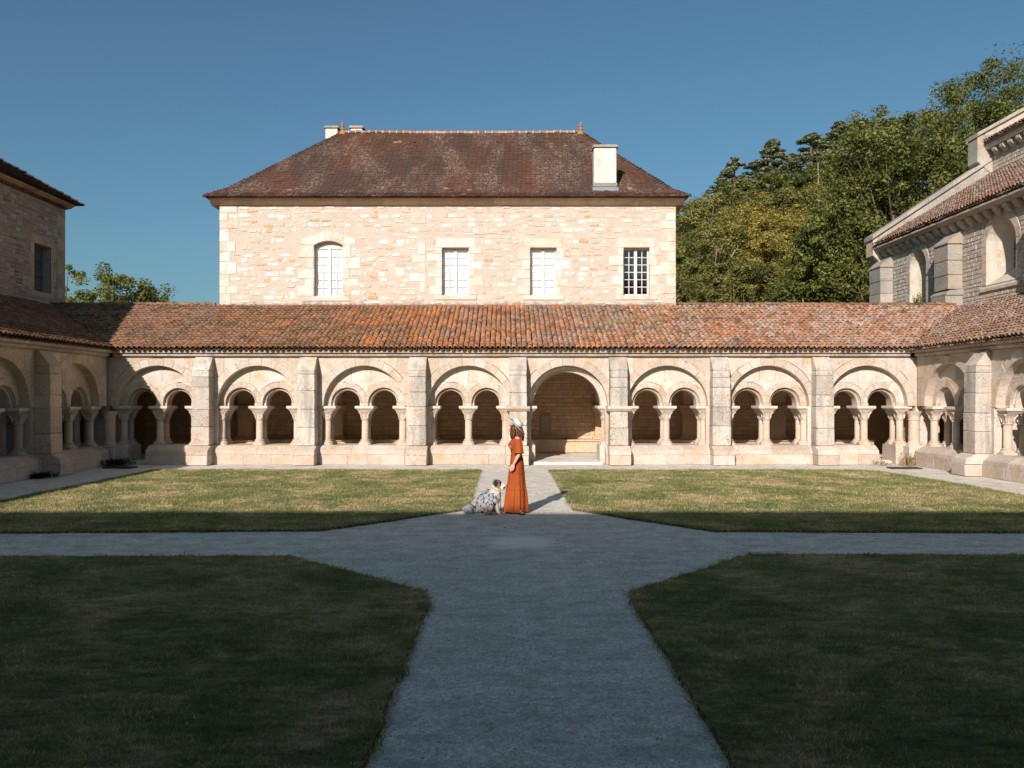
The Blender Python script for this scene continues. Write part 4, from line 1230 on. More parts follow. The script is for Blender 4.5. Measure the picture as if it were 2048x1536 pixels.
# hips and ridge
def hip(E):
    prev = None; pts = [rp(lerp(E[0], E[1], t_), t_) for t_ in [i / 46 for i in range(47)]]
    for i in range(46):
        a, b = pts[i], pts[i + 1]; t_ = (b - a).normalized(); sdv = t_.cross(Vector((0, 0, 1))).normalized(); up = sdv.cross(t_)
        q = MB(); rings = []
        for c, l, wd in ((a - t_ * .015, .105 + random.uniform(-.01, .02), .135), (b + t_ * .05, .045, .11)):
            rings.append([tuple(c + sdv * wd * s_ + up * (l - abs(s_) ** 1.5 * .10)) for s_ in (-1, -.5, 0, .5, 1)])
        q.loft(rings, True, True); q.build('hip_tile', M['flat_tile'], HRf)
hip(HL); hip(HR)
n = 35
for i in range(n):
    x0 = lerp(HL[1], HR[1], i / n); x1 = lerp(HL[1], HR[1], (i + 1) / n)
    q = MB(); rings = []
    dz = random.uniform(-.01, .012) - .03 * math.sin(math.pi * i / n)
    for x, r_ in ((x0 + .01, .14), (x1 - .01, .135)):
        rings.append([(x, RYR + r_ * math.cos(math.pi * j / 8), RZR + dz + r_ * .9 * math.sin(math.pi * j / 8)) for j in range(9)])
    q.loft(rings, True, True); q.build('ridge_tile', M['canal'], HRf)
    q = MB(); rings = []
    for x, r_ in ((x0 - .06, .10), (x0 - .02, .165), (x0 + .02, .165), (x0 + .06, .10)):
        rings.append([(x, RYR + r_ * .95 * math.cos(math.pi * j / 8), RZR + dz - .02 + r_ * math.sin(math.pi * j / 8)) for j in range(9)])
    q.loft(rings, True, True); q.build('ridge_mortar', M['plaster'], HRf)
M['finial'] = flat('finial_lichened', (.36, .15, .045), .9, .1, .5, 18)
for x in (HL[1], HR[1]):
    q = MB(); q.lathe((x, RYR, RZR - .02), [(.22, -.08), (.17, .06), (.08, .10), (.075, .15), (.10, .18), (.095, .21), (.06, .24), (.06, .30), (.085, .33), (.075, .36), (.05, .38), (.05, .42), (.06, .44), (.045, .48), (.015, .52)], 12); q.build('finial', M['finial'], HRf)
# chimneys
t = NT('chimney_render', .95, .1)
c = t.mix(t.ramp(t.noise(1.5, 5, .65), [(.35, 0.), (.7, 1.)]), (.60, .565, .51), (.50, .455, .40))
st = t.noise(1.0, 5, .65, vec=t.scale((7, 7, .55)))
e = t.math('MULTIPLY', t.ramp(st, [(.52, 0.), (.7, 1.)]), t.ramp(t.noise(.9, 2, .5), [(.4, 0.), (.6, 1.)]))
c = t.mix(t.math('MULTIPLY', e, .9), c, (.26, .23, .19)); t.color(c); t.bump(t.noise(25, 6, .7), .4, .02)
M['chimney'] = t.m
def chimney(x0, x1, y0, y1, z0, z1, lab, flash=True):
    mb = MB(); mb.cbox(x0, x1, y0, y1, z0, z1, .03); c_ = mb.build('chimney', M['chimney'], HRf); c_['label'] = lab
    mb = MB(); mb.cbox(x0 - .05, x1 + .06, y0 - .06, y1 + .06, z1 + .002, z1 + .10, .03); mb.build('chimney_cap', M['greystone'], c_)
    if flash:
        mb = MB(); mb.bar(Fr((0, y0, 0), (1, 0, 0), (0, -1, 0)), [(.003, z0 + .0), (.10, z0 + .0), (.10, z0 + .22), (.003, z0 + .30)], x0 - .06, x1 + .06); mb.build('chimney_flashing', M['lead'], c_)
        mb = MB(); mb.cbox(x0 - .03, x1 + .03, y0 - .03, y1 + .03, z0 + .32, z0 + .46, .02); mb.build('chimney_foot', M['greystone'], c_)
    else:
        mb = MB()
        for k in range(3): 
            xx = lerp(x0, x1, (k + .5) / 3); mb.box(xx - .10, xx + .10, y0 + .05, y1 - .05, z1 + .10, z1 + .17)
        mb.box(x0 - .07, x1 + .07, y0 - .06, y1 + .06, z1 + .17, z1 + .24); mb.build('chimney_crown', M['iron'], c_)
chimney(3.34, 4.20, 30.35, 30.85, 9.82, 11.62, 'tall white rendered chimney low on the roof slope at the right')
chimney(-8.18, -7.62, 36.2, 36.9, 12.0, 14.32, 'small white chimney left of the ridge end')
chimney(-7.05, -6.50, 36.2, 36.9, 12.0, 14.32, 'small white chimney right of the ridge end')
# ventilation gaps in the roof
for px_, py_ in ((676, 287), (829, 287), (996, 287), (1163, 287), (535, 380), (720, 381), (903, 383), (1082, 385), (1253, 384)):
    for tt in np.linspace(0, 1, 200):
        p = rp(0, tt)
        if 794 - 1600 * (p.z - 2.15) / p.y < py_: break
    x = (px_ - 1012) * p.y / 1600
    q = MB(); rings = []
    for d_, r_ in ((-.05, .075), (-.13, .06)):
        rings.append([(x + r_ * math.cos(math.pi * j / 6), p.y + d_ + .06, p.z + .03 + r_ * math.sin(math.pi * j / 6)) for j in range(7)])
    q.loft(rings, True, True); q.build('vent_tile', M['deck'], HRf)

# ================================================================== the left building
Lh = thing('stone_building', 'shaded brown rubble building with one leaded window rising above the left gallery', 'building', (WL_, WB, 0))
fl_ = Fr((WL_, 31.2, 0), (0, -1, 0), (1, 0, 0))        # u from the far corner towards the viewer
LZ = 9.55
wz0, wz1, wu0, wu1 = 6.04, 7.78, .98, 2.04
mb = MB()
mb.prism(fl_, [(0, 0), (39, 0), (39, wz0), (0, wz0)], -.6, 0, 0); mb.prism(fl_, [(0, wz1), (39, wz1), (39, LZ), (0, LZ)], -.6, 0, 0)
mb.prism(fl_, [(0, wz0), (wu0, wz0), (wu0, wz1), (0, wz1)], -.6, 0, 0); mb.prism(fl_, [(wu1, wz0), (39, wz0), (39, wz1), (wu1, wz1)], -.6, 0, 0)
mb.box(WL_ - 10, WL_ - .6, 30.6, 31.2, 0, LZ); mb.box(WL_ - 10, WL_ - .6, -7.8, -7.2, 0, LZ); mb.box(WL_ - 10, WL_ - 9.4, -7.2, 30.6, 0, LZ)
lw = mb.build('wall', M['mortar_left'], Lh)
rl = [(wu0 - .02, wu1 + .02, wz0, wz1)]
def ldress(u0, u1, z0, z1, nm='quoin'):
    q = MB(); q.prism(fl_, [(u0, z0 + .004), (u1, z0 + .004), (u1, z1 - .004), (u0, z1 - .004)], -.03, .018, .012); q.build(nm, M['leftash'], lw); rl.append((u0, u1, z0, z1))
z = 5.5; i = 0
while z < LZ - .1:
    h = random.uniform(.42, .52); h = LZ - z if z + h > LZ - .25 else h
    ldress(.002, .55 if i % 2 else .24, z, z + h); z += h; i += 1
for sg in (0, 1):
    z = wz0; i = sg
    while z < wz1 - .05:
        h = .435
        if sg: ldress(wu1, wu1 + (.34 if i % 2 else .2), z, z + h)
        else: ldress(wu0 - (.34 if i % 2 else .2), wu0, z, z + h)
        z += h; i += 1
ldress(wu0 - .25, wu1 + .25, wz1, wz1 + .28, 'lintel'); ldress(wu0 - .2, wu1 + .2, wz0 - .2, wz0, 'sill')
items = []
for poly in stone_rows(.03, 13.0, 5.3, LZ - .02, (.08, .17), (.16, .42), rl, .022, .016):
    if random.random() < .08: continue
    q = MB(); q.prism(fl_, poly, -.02, random.uniform(.006, .025), .01); items.append((poly[0][0] * .4 - abs(area(poly)) * 10, q))
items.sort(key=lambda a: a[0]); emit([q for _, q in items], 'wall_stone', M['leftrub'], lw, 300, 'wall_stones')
# window
mb = MB(); fw2 = Fr((WL_ - .32, 31.2, 0), (0, -1, 0), (1, 0, 0))
mb.prism(fw2, [(wu0, wz0), (wu1, wz0), (wu1, wz1), (wu0, wz1)], -.03, 0, 0); wn = mb.build('window', M['leaded'], Lh); wn['label'] = 'leaded glass window in a dressed stone surround'
mb = MB(); um = (wu0 + wu1) / 2
for k in (.34, .67): mb.prism(fw2, [(wu0, lerp(wz0, wz1, k) - .015), (wu1, lerp(wz0, wz1, k) - .015), (wu1, lerp(wz0, wz1, k) + .015), (wu0, lerp(wz0, wz1, k) + .015)], .002, .03, 0)
mb.prism(fw2, [(um - .018, wz0), (um + .018, wz0), (um + .018, wz1), (um - .018, wz1)], .002, .033, 0); mb.build('glazing_bar', M['iron'], wn)
mb = MB()
for k in range(-9, 18):
    for sg in (1, -1):
        a = (wu0 + k * .125, wz0) if sg > 0 else (wu0 + k * .125, wz1)
        L_ = 2.2; b = (a[0] + .62 * L_, a[1] + sg * .78 * L_)
        w_ = .006
        p = [(a[0] - w_, a[1]), (a[0] + w_, a[1]), (b[0] + w_, b[1]), (b[0] - w_, b[1])]
        for cl in ((1, 0, wu1), (-1, 0, -wu0), (0, 1, wz1), (0, -1, -wz0)): p = clip(p, *cl) if len(p) > 2 else p
        if len(p) > 2: mb.prism(fw2, p, .001, .010, 0)
mb.build('lead_came', M['lead'], wn)
# cornice and roof
for k in range(70):      # row of tile ends set under the eave
    q = MB(); q.bar(fl_, [(.03, LZ - .115), (.13, LZ - .10), (.13, LZ - .004), (.03, LZ - .004)], k * .17 + .02, k * .17 + .13); q.build('eave_tile', M['canal_moss'], Lh)
u = -.35
while u < 12:
    w = random.uniform(.8, 1.4); q = MB(); q.bar(fl_, [(-.6, LZ), (.04, LZ), (.10, LZ + .05), (.20, LZ + .10), (.24, LZ + .16), (-.6, LZ + .16)], u + .003, u + w - .003); q.build('cornice_block', M['leftash'], Lh); u += w
q = MB(); q.bar(fl_, [(-.6, LZ), (.04, LZ), (.24, LZ + .16), (-.6, LZ + .16)], u, 39); q.build('cornice_run', M['leftash'], Lh)
ex, ey, ez, sl = WL_ + .48, 31.62, LZ + .14, .60
mb = MB()
rx = ex - 5.4; rz = ez + 5.4 * sl
mb.add([(ex, ey, ez), (ex, -8.2, ez), (rx, -2.8, rz), (rx, ey - 5.4, rz), (ex - 10.8, ey, ez), (ex - 10.8, -8.2, ez)], [(0, 1, 2, 3), (4, 0, 3), (5, 4, 3, 2), (1, 5, 2), (0, 4, 5, 1)], .5)
lr = mb.build('roof', M['flat_tile'], Lh)
Ls = math.hypot(5.4, rz - ez); sdv = Vector((-5.4 / Ls, 0, (rz - ez) / Ls)); nn = Vector((sdv.z, 0, -sdv.x)); singles = []; VV = []; FF = []; RR = []; off = 0
for k in range(int(Ls / .15)):
    s0 = k * .15; y = ey - s0 * .86 + .05; 
    while y > 14:
        w = .185; p0 = Vector((ex, 0, ez)) + sdv * (s0 + random.uniform(-.015, .015)); p1 = Vector((ex, 0, ez)) + sdv * (s0 + .2)
        l0 = .035 + random.uniform(-.008, .014)
        P = [p0 + nn * l0, p0 + nn * l0, p1 + nn * .008, p1 + nn * .008, p0 + nn * (l0 - .025), p0 + nn * (l0 - .025)]
        ys = [y, y - w + .005, y - w + .005, y, y, y - w + .005]
        v = [(P[i].x, ys[i], P[i].z) for i in range(6)]; rr = random.random()
        if k < 6 and y > 24:
            q = MB(); q.add(v, [(0, 1, 2, 3), (4, 5, 1, 0)], rr); singles.append(q)
        else: VV += v; FF += [(off, off + 1, off + 2, off + 3), (off + 4, off + 5, off + 1, off)]; RR += [rr, rr]; off += 6
        y -= w
for q in singles[:300]: q.build('roof_tile', M['flat_tile'], lr)
o = link('roof_tiles', fast_mesh('roof_tiles', VV, FF, M['flat_tile'], rnd=RR), lr); o['kind'] = 'stuff'
# eave tiles seen from below and the stepped hip
mb = MB(); y = ey
for i in range(30):
    a = Vector((ex - i * .18, ey - i * .18, ez + i * .18 * sl)); b = Vector((ex - (i + 1.3) * .18, ey - (i + 1.3) * .18, ez + (i + 1.3) * .18 * sl))
    t_ = (b - a).normalized(); sdd = t_.cross(Vector((0, 0, 1))).normalized(); up = sdd.cross(t_); q = MB(); rings = []
    for c_, l, wd in ((a + Vector((.02, .02, 0)), .12 + random.uniform(-.02, .02), .14), (b, .05, .11)):
        rings.append([tuple(c_ + sdd * wd * s_ + up * (l - abs(s_) ** 1.5 * .09)) for s_ in (-1, -.5, 0, .5, 1)])
    q.loft(rings, True, True); q.build('hip_tile', M['flat_tile'], lr)

# ================================================================== the church on the right
Ch = thing('abbey_church', 'weathered stone church with round arched windows, corbels and buttresses rising above the right gallery', 'church', (WR_, 36, 0))
fq = Fr((WR_, 37.2, 0), (0, -1, 0), (-1, 0, 0))          # u from the far end towards the viewer
CZ = 8.78
cw = []     # windows: u0,u1,z0,spring
CWIN = [(37.2 - 34.15, 37.2 - 32.85, 5.0, 7.66), (37.2 - 28.72, 37.2 - 27.05, 6.15, 7.55)]
mb = MB(); tD = .75
us_ = [0] + [v for w in CWIN for v in w[:2]] + [44.6]
for i in range(0, len(us_), 2): mb.prism(fq, [(us_[i], 0), (us_[i + 1], 0), (us_[i + 1], CZ), (us_[i], CZ)], -tD, 0, 0)
for u0, u1, z0, zs_ in CWIN:
    uc, r_ = (u0 + u1) / 2, (u1 - u0) / 2
    mb.prism(fq, [(u0, 0), (u1, 0), (u1, z0), (u0, z0)], -tD, -.003, 0)
    p = arc(uc, zs_, r_, 0, math.pi, 14) + [(u0, CZ), (u1, CZ)]
    mb.prism(fq, p, -tD, -.003, 0)
cwall = mb.build('wall', M['mortar_church'], Ch)
holes = []
for u0, u1, z0, zs_ in CWIN:
    uc, r_ = (u0 + u1) / 2, (u1 - u0) / 2
    holes.append((u0 - .24, u1 + .24, z0 - .1, zs_)); 
    for k in range(6):
        za, zb = zs_ + (r_ + .26) * k / 6, zs_ + (r_ + .26) * (k + 1) / 6
        hw = math.sqrt(max((r_ + .26) ** 2 - (za - zs_) ** 2, 0)); holes.append((uc - hw, uc + hw, za, zb))
    # dressed surround
    ring(Ch, fq, uc, zs_, r_ + .002, r_ + .27, -.05, .02, 9, (u0 - 1, u1 + 1), M['churchash'])
    z = z0
    while z < zs_ - .02:
        h = random.uniform(.3, .45); h = zs_ - z if z + h > zs_ - .2 else h
        for sg in (0, 1):
            w = random.uniform(.18, .34); a, b = (u0 - w, u0 - .001) if not sg else (u1 + .001, u1 + w)
            q = MB(); q.prism(fq, [(a, z + .003), (b, z + .003), (b, z + h - .003), (a, z + h - .003)], -.05, .016, .01); q.build('jamb_stone', M['churchash'], cwall)
        z += h
    # splayed reveal down to the narrow light
    mb = MB(); n = 12
    def outl(k, d, dz=0):
        r2 = r_ * k; a = arc(uc, zs_, r2, 0, math.pi, n)
        return [fq.P(u, d, z_) for u, z_ in [(uc + r2, z0 + dz)] + a + [(uc - r2, z0 + dz)]]
    mb.loft([outl(1, -.002), outl(.36, -.66, .55)], False, False, .5); wn = mb.build('window', M['churchash'], Ch)
    mb = MB(); mb.add(outl(.36, -.655, .55), [tuple(range(n + 3))]); mb.build('pane', M['leaded'], wn)
    mb = MB()
    for k in range(1, 7):
        zz = z0 + .55 + k * .34
        if zz < zs_: mb.prism(fq, [(uc - r_ * .36, zz - .015), (uc + r_ * .36, zz - .015), (uc + r_ * .36, zz + .015), (uc - r_ * .36, zz + .015)], -.65, -.63, 0)
    mb.build('glazing_bar', M['iron'], wn)
    # sloping sill
    if z0 > 5.5:
        q = MB(); q.bar(fq, [(-.02, z0 - .22), (.07, z0 - .22), (.07, z0 - .12), (-.02, z0 - .02)], u0 - .3, u1 + .3); q.build('sill', M['churchash'], wn)
CB = [(37.2 - 36.8, 37.2 - 35.65), (37.2 - 31.25, 37.2 - 30.2), (37.2 - 25.6, 37.2 - 24.5)]
for a, b in CB: holes.append((a, b, 5, 8.6))
items = []
for poly in stone_rows(.02, 13, 5.4, CZ - .01, (.13, .19), (.2, .46), holes, .018, .010):
    q = MB(); q.prism(fq, poly, -.02, random.uniform(.006, .022), .01); items.append((random.random(), q))
items.sort(key=lambda a: a[0]); emit([q for _, q in items], 'wall_stone', M['church'], cwall, 300, 'wall_stones')
for a, b in CB:
    q = MB(); q.prism(fq, [(a, 4.8), (b, 4.8), (b, 6.0), (a, 6.0)], 0, .66, .02); P_ = q.build('buttress', M['greystone'], Ch)
    q = MB(); q.bar(fq, [(0, 6.003), (.66, 6.003), (.66, 6.06), (.52, 6.18), (0, 6.22)], a - .05, b + .05); q.build('buttress_block', M['greystone'], P_)
    z = 6.225
    for h in (.55, .55, .62):
        q = MB(); q.prism(fq, worn(a + .02, b - .02, z + .003, z + h - .003, .014), 0, .55 + random.uniform(-.015, .01), .016); q.build('buttress_block', M['greystone'], P_); z += h
    q = MB(); q.bar(fq, [(0, z + .003), (.59, z + .003), (.59, z + .06), (.05, z + .50), (0, z + .50)], a - .02, b + .02); q.build('buttress_weathering', M['greystone'], P_)
# corbels and eave cornice
for k in range(24):
    u = .52 + k * .553
    q = MB(); q.bar(fq, [(0, CZ - .34), (.08, CZ - .30), (.24, CZ - .15), (.28, CZ - .11), (.28, CZ - .002), (0, CZ - .002)], u - .11, u + .11); q.build('corbel', M['churchash'], Ch)
u = .3
while u < 14:
    w = random.uniform(.8, 1.5); q = MB(); q.bar(fq, [(-.6, CZ + .002), (.31, CZ + .002), (.36, CZ + .06), (.46, CZ + .12), (.46, CZ + .20), (-.6, CZ + .20)], u + .003, u + w - .003); q.build('cornice_block', M['churchash'], Ch); u += w
# aisle roof
ax0, az0, ax1 = WR_ - .50, CZ + .25, 22.2; asl = .60; az1 = az0 + (ax1 - ax0) * asl
Rc = slab('aisle_roof', [(ax0 + .05, 36.55, az0 + .03), (ax0 + .05, -7, az0 + .03), (ax1, -7, az1), (ax1, 36.55, az1)], .05, M['deck'], Ch)
La = math.hypot(ax1 - ax0, az1 - az0)
canal_roof(Rc, (ax0, 36.5, az0), (0, -1, 0), ((ax1 - ax0) / La, 0, (az1 - az0) / La), lambda s: 0.0, lambda s: 15.0, La, M['canal_grey'], pitch=.19)
# gable parapet with coping at the far end of the aisle
fg = Fr((0, 36.95, 0), (1, 0, 0), (0, -1, 0))
pz = lambda x: 9.50 + (x - 16.75) * .657
mb = MB(); mb.prism(fg, [(17.05, 0), (22.3, 0), (22.3, pz(22.3) - .16), (17.05, pz(17.05) - .16)], -.35, .35, 0); gp = mb.build('gable_parapet', M['greystone'], Ch)
mb = MB(); mb.prism(fg, [(16.80, CZ - .15), (17.049, CZ - .4), (17.049, pz(17.049) - .16), (16.80, pz(16.8) - .16)], -.35, .35, .02); mb.build('kneeler', M['churchash'], gp)
x = 16.74
while x < 22.0:
    w = random.uniform(.75, 1.15); q = MB()
    q.prism(fg, [(x, pz(x) - .15), (x + w - .01, pz(x + w) - .15), (x + w - .01, pz(x + w) + random.uniform(.02, .04)), (x, pz(x) + random.uniform(.02, .04))], -.46, .46, .025); q.build('coping_stone', M['greystone'], gp); x += w
# nave clerestory
fn = Fr((22.25, 37.3, 0), (0, -1, 0), (-1, 0, 0))
mb = MB(); mb.prism(fn, [(0.7, 8), (44, 8), (44, 13.45), (.7, 13.45)], -.7, 0, 0); nw = mb.build('nave_wall', M['mortar_church'], Ch)
items = []
for poly in stone_rows(.72, 7.5, 11.9, 13.44, (.15, .2), (.25, .5), [], .018, .01):
    q = MB(); q.prism(fn, poly, -.02, random.uniform(.006, .02), .01); q.build('wall_stone', M['church'], nw)
for k in range(14):
    u = 1.25 + k * .56; q = MB(); q.bar(fn, [(0, 13.10), (.08, 13.10), (.28, 13.28), (.30, 13.43), (0, 13.43)], u - .13, u + .13); q.build('corbel', M['churchash'], Ch)
q = MB(); q.bar(fn, [(-.6, 13.452), (.33, 13.452), (.40, 13.58), (.40, 13.66), (-.6, 13.66)], .75, 30); q.build('nave_cornice', M['churchash'], Ch)
nx0, nz0 = 21.80, 13.72
Rn = slab('nave_roof', [(nx0, 36.5, nz0), (nx0, -7, nz0), (28.5, -7, nz0 + 6.7 * .56), (28.5, 36.5, nz0 + 6.7 * .56)], .08, M['deck'], Ch)
Ln = math.hypot(6.7, 6.7 * .56)
canal_roof(Rn, (nx0, 36.5, nz0 + .03), (0, -1, 0), (6.7 / Ln, 0, 6.7 * .56 / Ln), lambda s: 0.0, lambda s: 9.0, 1.2, M['canal_grey'], pitch=.19, single=60)
fg2 = Fr((0, 36.95, 0), (1, 0, 0), (0, -1, 0)); qz = lambda x: 14.30 + (x - 21.75) * .55
mb = MB(); mb.prism(fg2, [(21.9, 12.5), (29, 12.5), (29, qz(29) - .15), (21.9, qz(21.9) - .15)], -.36, .38, 0); gp2 = mb.build('nave_gable', M['churchash'], Ch)
mb = MB(); mb.prism(fg2, [(21.55, 12.9), (22.25, 12.3), (22.25, 14.2), (21.55, 14.1)], -.37, .40, .02); mb.build('kneeler', M['greystone'], gp2)
x = 21.5
while x < 28.5:
    w = random.uniform(.8, 1.2); q = MB(); q.prism(fg2, [(x, qz(x) - .14), (x + w - .01, qz(x + w) - .14), (x + w - .01, qz(x + w) + .04), (x, qz(x) + .04)], -.48, .50, .025); q.build('coping_stone', M['greystone'], gp2); x += w
# ================================================================== trees
def leaf_mat(name, stops, trans=.35):
    t = NT(name, .6, .25)
    nt = t.t; out = nt.nodes['Material Output']
    f = t.math('ADD', t.math('MULTIPLY', t.attr(), .75), t.math('MULTIPLY', t.noise(.35, 3, .5), .35))
    c = t.ramp(f, stops); t.color(c)
    tb = nt.nodes.new('ShaderNodeBsdfTranslucent'); t.L(c, tb.inputs['Color'])
    mx = nt.nodes.new('ShaderNodeMixShader'); mx.inputs['Fac'].default_value = trans
    nt.links.new(t.b.outputs[0], mx.inputs[1]); nt.links.new(tb.outputs[0], mx.inputs[2]); nt.links.new(mx.outputs[0], out.inputs['Surface'])
    return t.m
LEAF = {
 'plane': leaf_mat('plane_leaf', [(.08, (.048, .062, .013)), (.35, (.095, .110, .022)), (.65, (.18, .185, .045)), (.9, (.30, .29, .09)), (1., (.40, .38, .15))]),
 'green': leaf_mat('green_leaf', [(.1, (0.104, 0.116, 0.032)), (.5, (0.189, 0.195, 0.051)), (1., (0.317, 0.305, 0.091))]),
 'dark': leaf_mat('dark_leaf', [(.1, (0.067, 0.085, 0.029)), (.5, (0.122, 0.140, 0.041)), (1., (0.207, 0.213, 0.067))]),
 'yellow': leaf_mat('yellow_leaf', [(.1, (.22, .18, .042)), (.5, (.36, .29, .066)), (.85, (.44, .34, .09)), (1., (.42, .26, .08))]),
 'olive': leaf_mat('olive_leaf', [(.1, (0.171, 0.159, 0.044)), (.5, (0.293, 0.256, 0.067)), (1., (0.415, 0.342, 0.110))]),
 'pine': leaf_mat('pine_needle', [(.1, (.15, .165, .10)), (.5, (.26, .28, .16)), (1., (.42, .42, .25))], .3),
}
t = NT('bark', .95, .05); t.color(t.mix(t.ramp(t.noise(3, 5, .7, vec=t.scale((3, 3, .6))), [(.35, 0.), (.65, 1.)]), (.07, .05, .035), (.17, .13, .095))); M['bark'] = t.m
t = NT('pale_bark', .9, .05); t.color(t.mix(t.ramp(t.noise(3, 5, .7), [(.4, 0.), (.65, 1.)]), (.38, .33, .27), (.22, .17, .12))); M['pale_bark'] = t.m
t = NT('pine_bark', .95, .05); t.color(t.mix(t.ramp(t.noise(3, 5, .7), [(.4, 0.), (.65, 1.)]), (.17, .09, .055), (.11, .07, .045))); M['pine_bark'] = t.m

def leaf_cloud(C, rad, n_per, size, up=.55, flat_=.75, seed=0):
    """C (m,3) clump centres, rad (m,) radii: leaves on the outer part of every clump"""
    g = np.random.default_rng(seed); m = len(C); N = m * n_per
    c = np.repeat(C, n_per, 0); r = np.repeat(rad, n_per)
    d = g.normal(size=(N, 3)); d /= np.linalg.norm(d, axis=1)[:, None]
    k = g.random(N) ** .45
    p = c + d * (r * k)[:, None] * np.array([1, 1, flat_])
    nrm = d * .5 + g.normal(size=(N, 3)) * .45 + np.array([0, 0, up]); nrm /= np.linalg.norm(nrm, axis=1)[:, None]
    a = np.cross(nrm, g.normal(size=(N, 3))); a /= np.linalg.norm(a, axis=1)[:, None]; b = np.cross(nrm, a)
    s = size * g.uniform(.6, 1.25, N)
    a *= s[:, None]; b *= (s * g.uniform(.5, .75, N))[:, None]
    V = np.stack([p - a, p + b * .8 - a * .1 + nrm * (s * .12)[:, None], p + a, p - b * .8 - a * .1 + nrm * (s * .12)[:, None]], 1).reshape(-1, 3)
    F = np.arange(4 * N).reshape(-1, 4)
    cl = np.repeat(g.random(m), n_per)
    rn = np.clip(.12 + .55 * g.random(N) + .55 * (cl - .4), 0, 1)
    return V, F, rn

def broad_crown(seed, h, w, clumps, n_per, size, base=.25, irregular=.3, rnd=False):
    """clump centres in the outer shell of an uneven crown"""
    g = np.random.default_rng(seed); C = []; Rr = []
    lobes = [(np.array([0, 0, h * .58]), w * .5, h * .41)]
    for i in range(7):
        a = g.uniform(0, 6.28); e = g.uniform(.30, .80)
        rr = w * g.uniform(.20, .30)
        if rnd: rr = w * g.uniform(.30, .40); e = g.uniform(.35, .66)
        lobes.append((np.array([math.cos(a) * w * .30 * math.sin(math.pi * min(e + .1, 1)), math.sin(a) * w * .30 * math.sin(math.pi * min(e + .1, 1)), h * e]), rr, rr * g.uniform(.8, 1.25)))
    while len(C) < clumps:
        c, rx, rz = lobes[g.integers(0, len(lobes))]
        d = g.normal(size=3); d /= np.linalg.norm(d)
        k = g.uniform(.55, 1.0) ** .5
        p = c + d * np.array([rx, rx, rz]) * k
        if p[2] < h * base * .6 or p[2] > h: continue
        C.append(p); Rr.append(w * g.uniform(.045, .10) * (1 + irregular * (g.random() - .5)))
    C = np.array(C); Rr = np.array(Rr)
    return C, Rr, lobes

def trunk_mesh(seed, h, w, C, mat, r0, nb=26, lean=.04):
    g = np.random.default_rng(seed); mb = MB()
    top = Vector((g.uniform(-1, 1) * lean * h, g.uniform(-1, 1) * lean * h, h * .72))
    tp = [Vector((0, 0, -.6)), Vector((top.x * .2, top.y * .15, h * .22)), Vector((top.x * .5, top.y * .7, h * .45)), top]
    mb.tube(tp, [r0 * 1.2, r0, r0 * .65, r0 * .2], 7, .5)
    idx = g.choice(len(C), min(nb, len(C)), replace=False)
    for i in idx:
        e = Vector(C[i]); zt = min(max(e.z - h * .25, h * .16), h * .62); k = zt / (h * .72)
        s = Vector((top.x * k, top.y * k, zt)); mid = s.lerp(e, .5) + Vector((0, 0, -.04 * h * .4))
        rr = r0 * (.42 - .3 * k)
        mb.tube([s, mid, e], [rr, rr * .6, rr * .2], 5, .5)
    return mb.mesh('trunk', mat, True)

def make_kind(seed, h, w, clumps, n_per, size, leaf, bark, r0, nb=26, up=.55):
    C, Rr, _ = broad_crown(seed, h, w, clumps, n_per, size)
    V, F, rn = leaf_cloud(C, Rr, n_per, size, up, .8, seed)
    return fast_mesh('crown', V, F, LEAF[leaf], rnd=rn), trunk_mesh(seed + 5, h, w, C, M[bark], r0, nb), h

def make_pine(seed, h, w):
    g = np.random.default_rng(seed); C = []; Rr = []
    for k in range(190):
        e = .2 + .8 * g.random() ** 1.1; a = g.uniform(0, 6.28); rad = w * .5 * min(1, (1.03 - e) * 1.75) * g.uniform(.2, 1.0) ** .7
        C.append((math.cos(a) * rad, math.sin(a) * rad, h * e - rad * .12)); Rr.append(w * g.uniform(.05, .085) * (1.15 - .5 * e))
    C = np.array(C); Rr = np.array(Rr)
    V, F, rn = leaf_cloud(C, Rr, 150, .085, .7, .55, seed)
    mb = MB(); mb.tube([(0, 0, -.6), (.1, 0, h * .5), (0, .05, h * .97)], [.17, .12, .03], 6, .5)
    for i in range(40):
        c = C[i]; z = max(c[2] - .3, h * .25); mb.tube([(0.05, 0, z), tuple(c)], [.045, .015], 4, .5)
    return fast_mesh('crown', V, F, LEAF['pine'], rnd=rn), mb.mesh('trunk', M['pine_bark'], True), h

KINDS = {
 'green': [make_kind(21, 10, 6.2, 150, 150, .09, 'green', 'bark', .2), make_kind(22, 10, 5.4, 130, 150, .09, 'green', 'bark', .2)],
 'dark': [make_kind(31, 10, 6.4, 150, 150, .09, 'dark', 'bark', .22)],
 'yellow': [make_kind(41, 10, 6.0, 150, 160, .08, 'yellow', 'pale_bark', .16, 34), make_kind(42, 10, 5.0, 130, 160, .08, 'yellow', 'pale_bark', .15, 34)],
 'olive': [make_kind(51, 10, 6.0, 150, 150, .085, 'olive', 'bark', .18, 30), make_kind(52, 10, 5.0, 130, 150, .085, 'olive', 'pale_bark', .15, 34)],
 'pine': [make_pine(61, 10, 4.6), make_pine(62, 10, 5.4)],
 'sparse': [make_kind(71, 10, 4.6, 90, 110, .075, 'olive', 'pale_bark', .15, 40)],
}
WORD = {'green': 'bushy mid green tree', 'dark': 'dense dark green tree', 'yellow': 'yellowing feathery tree', 'olive': 'olive green tree', 'pine': 'blue green pine', 'sparse': 'airy tree with pale bare limbs'}
NAME = {'green': 'broadleaf_tree', 'dark': 'broadleaf_tree', 'yellow': 'broadleaf_tree', 'olive': 'broadleaf_tree', 'pine': 'pine_tree', 'sparse': 'birch_tree'}
seen = {}
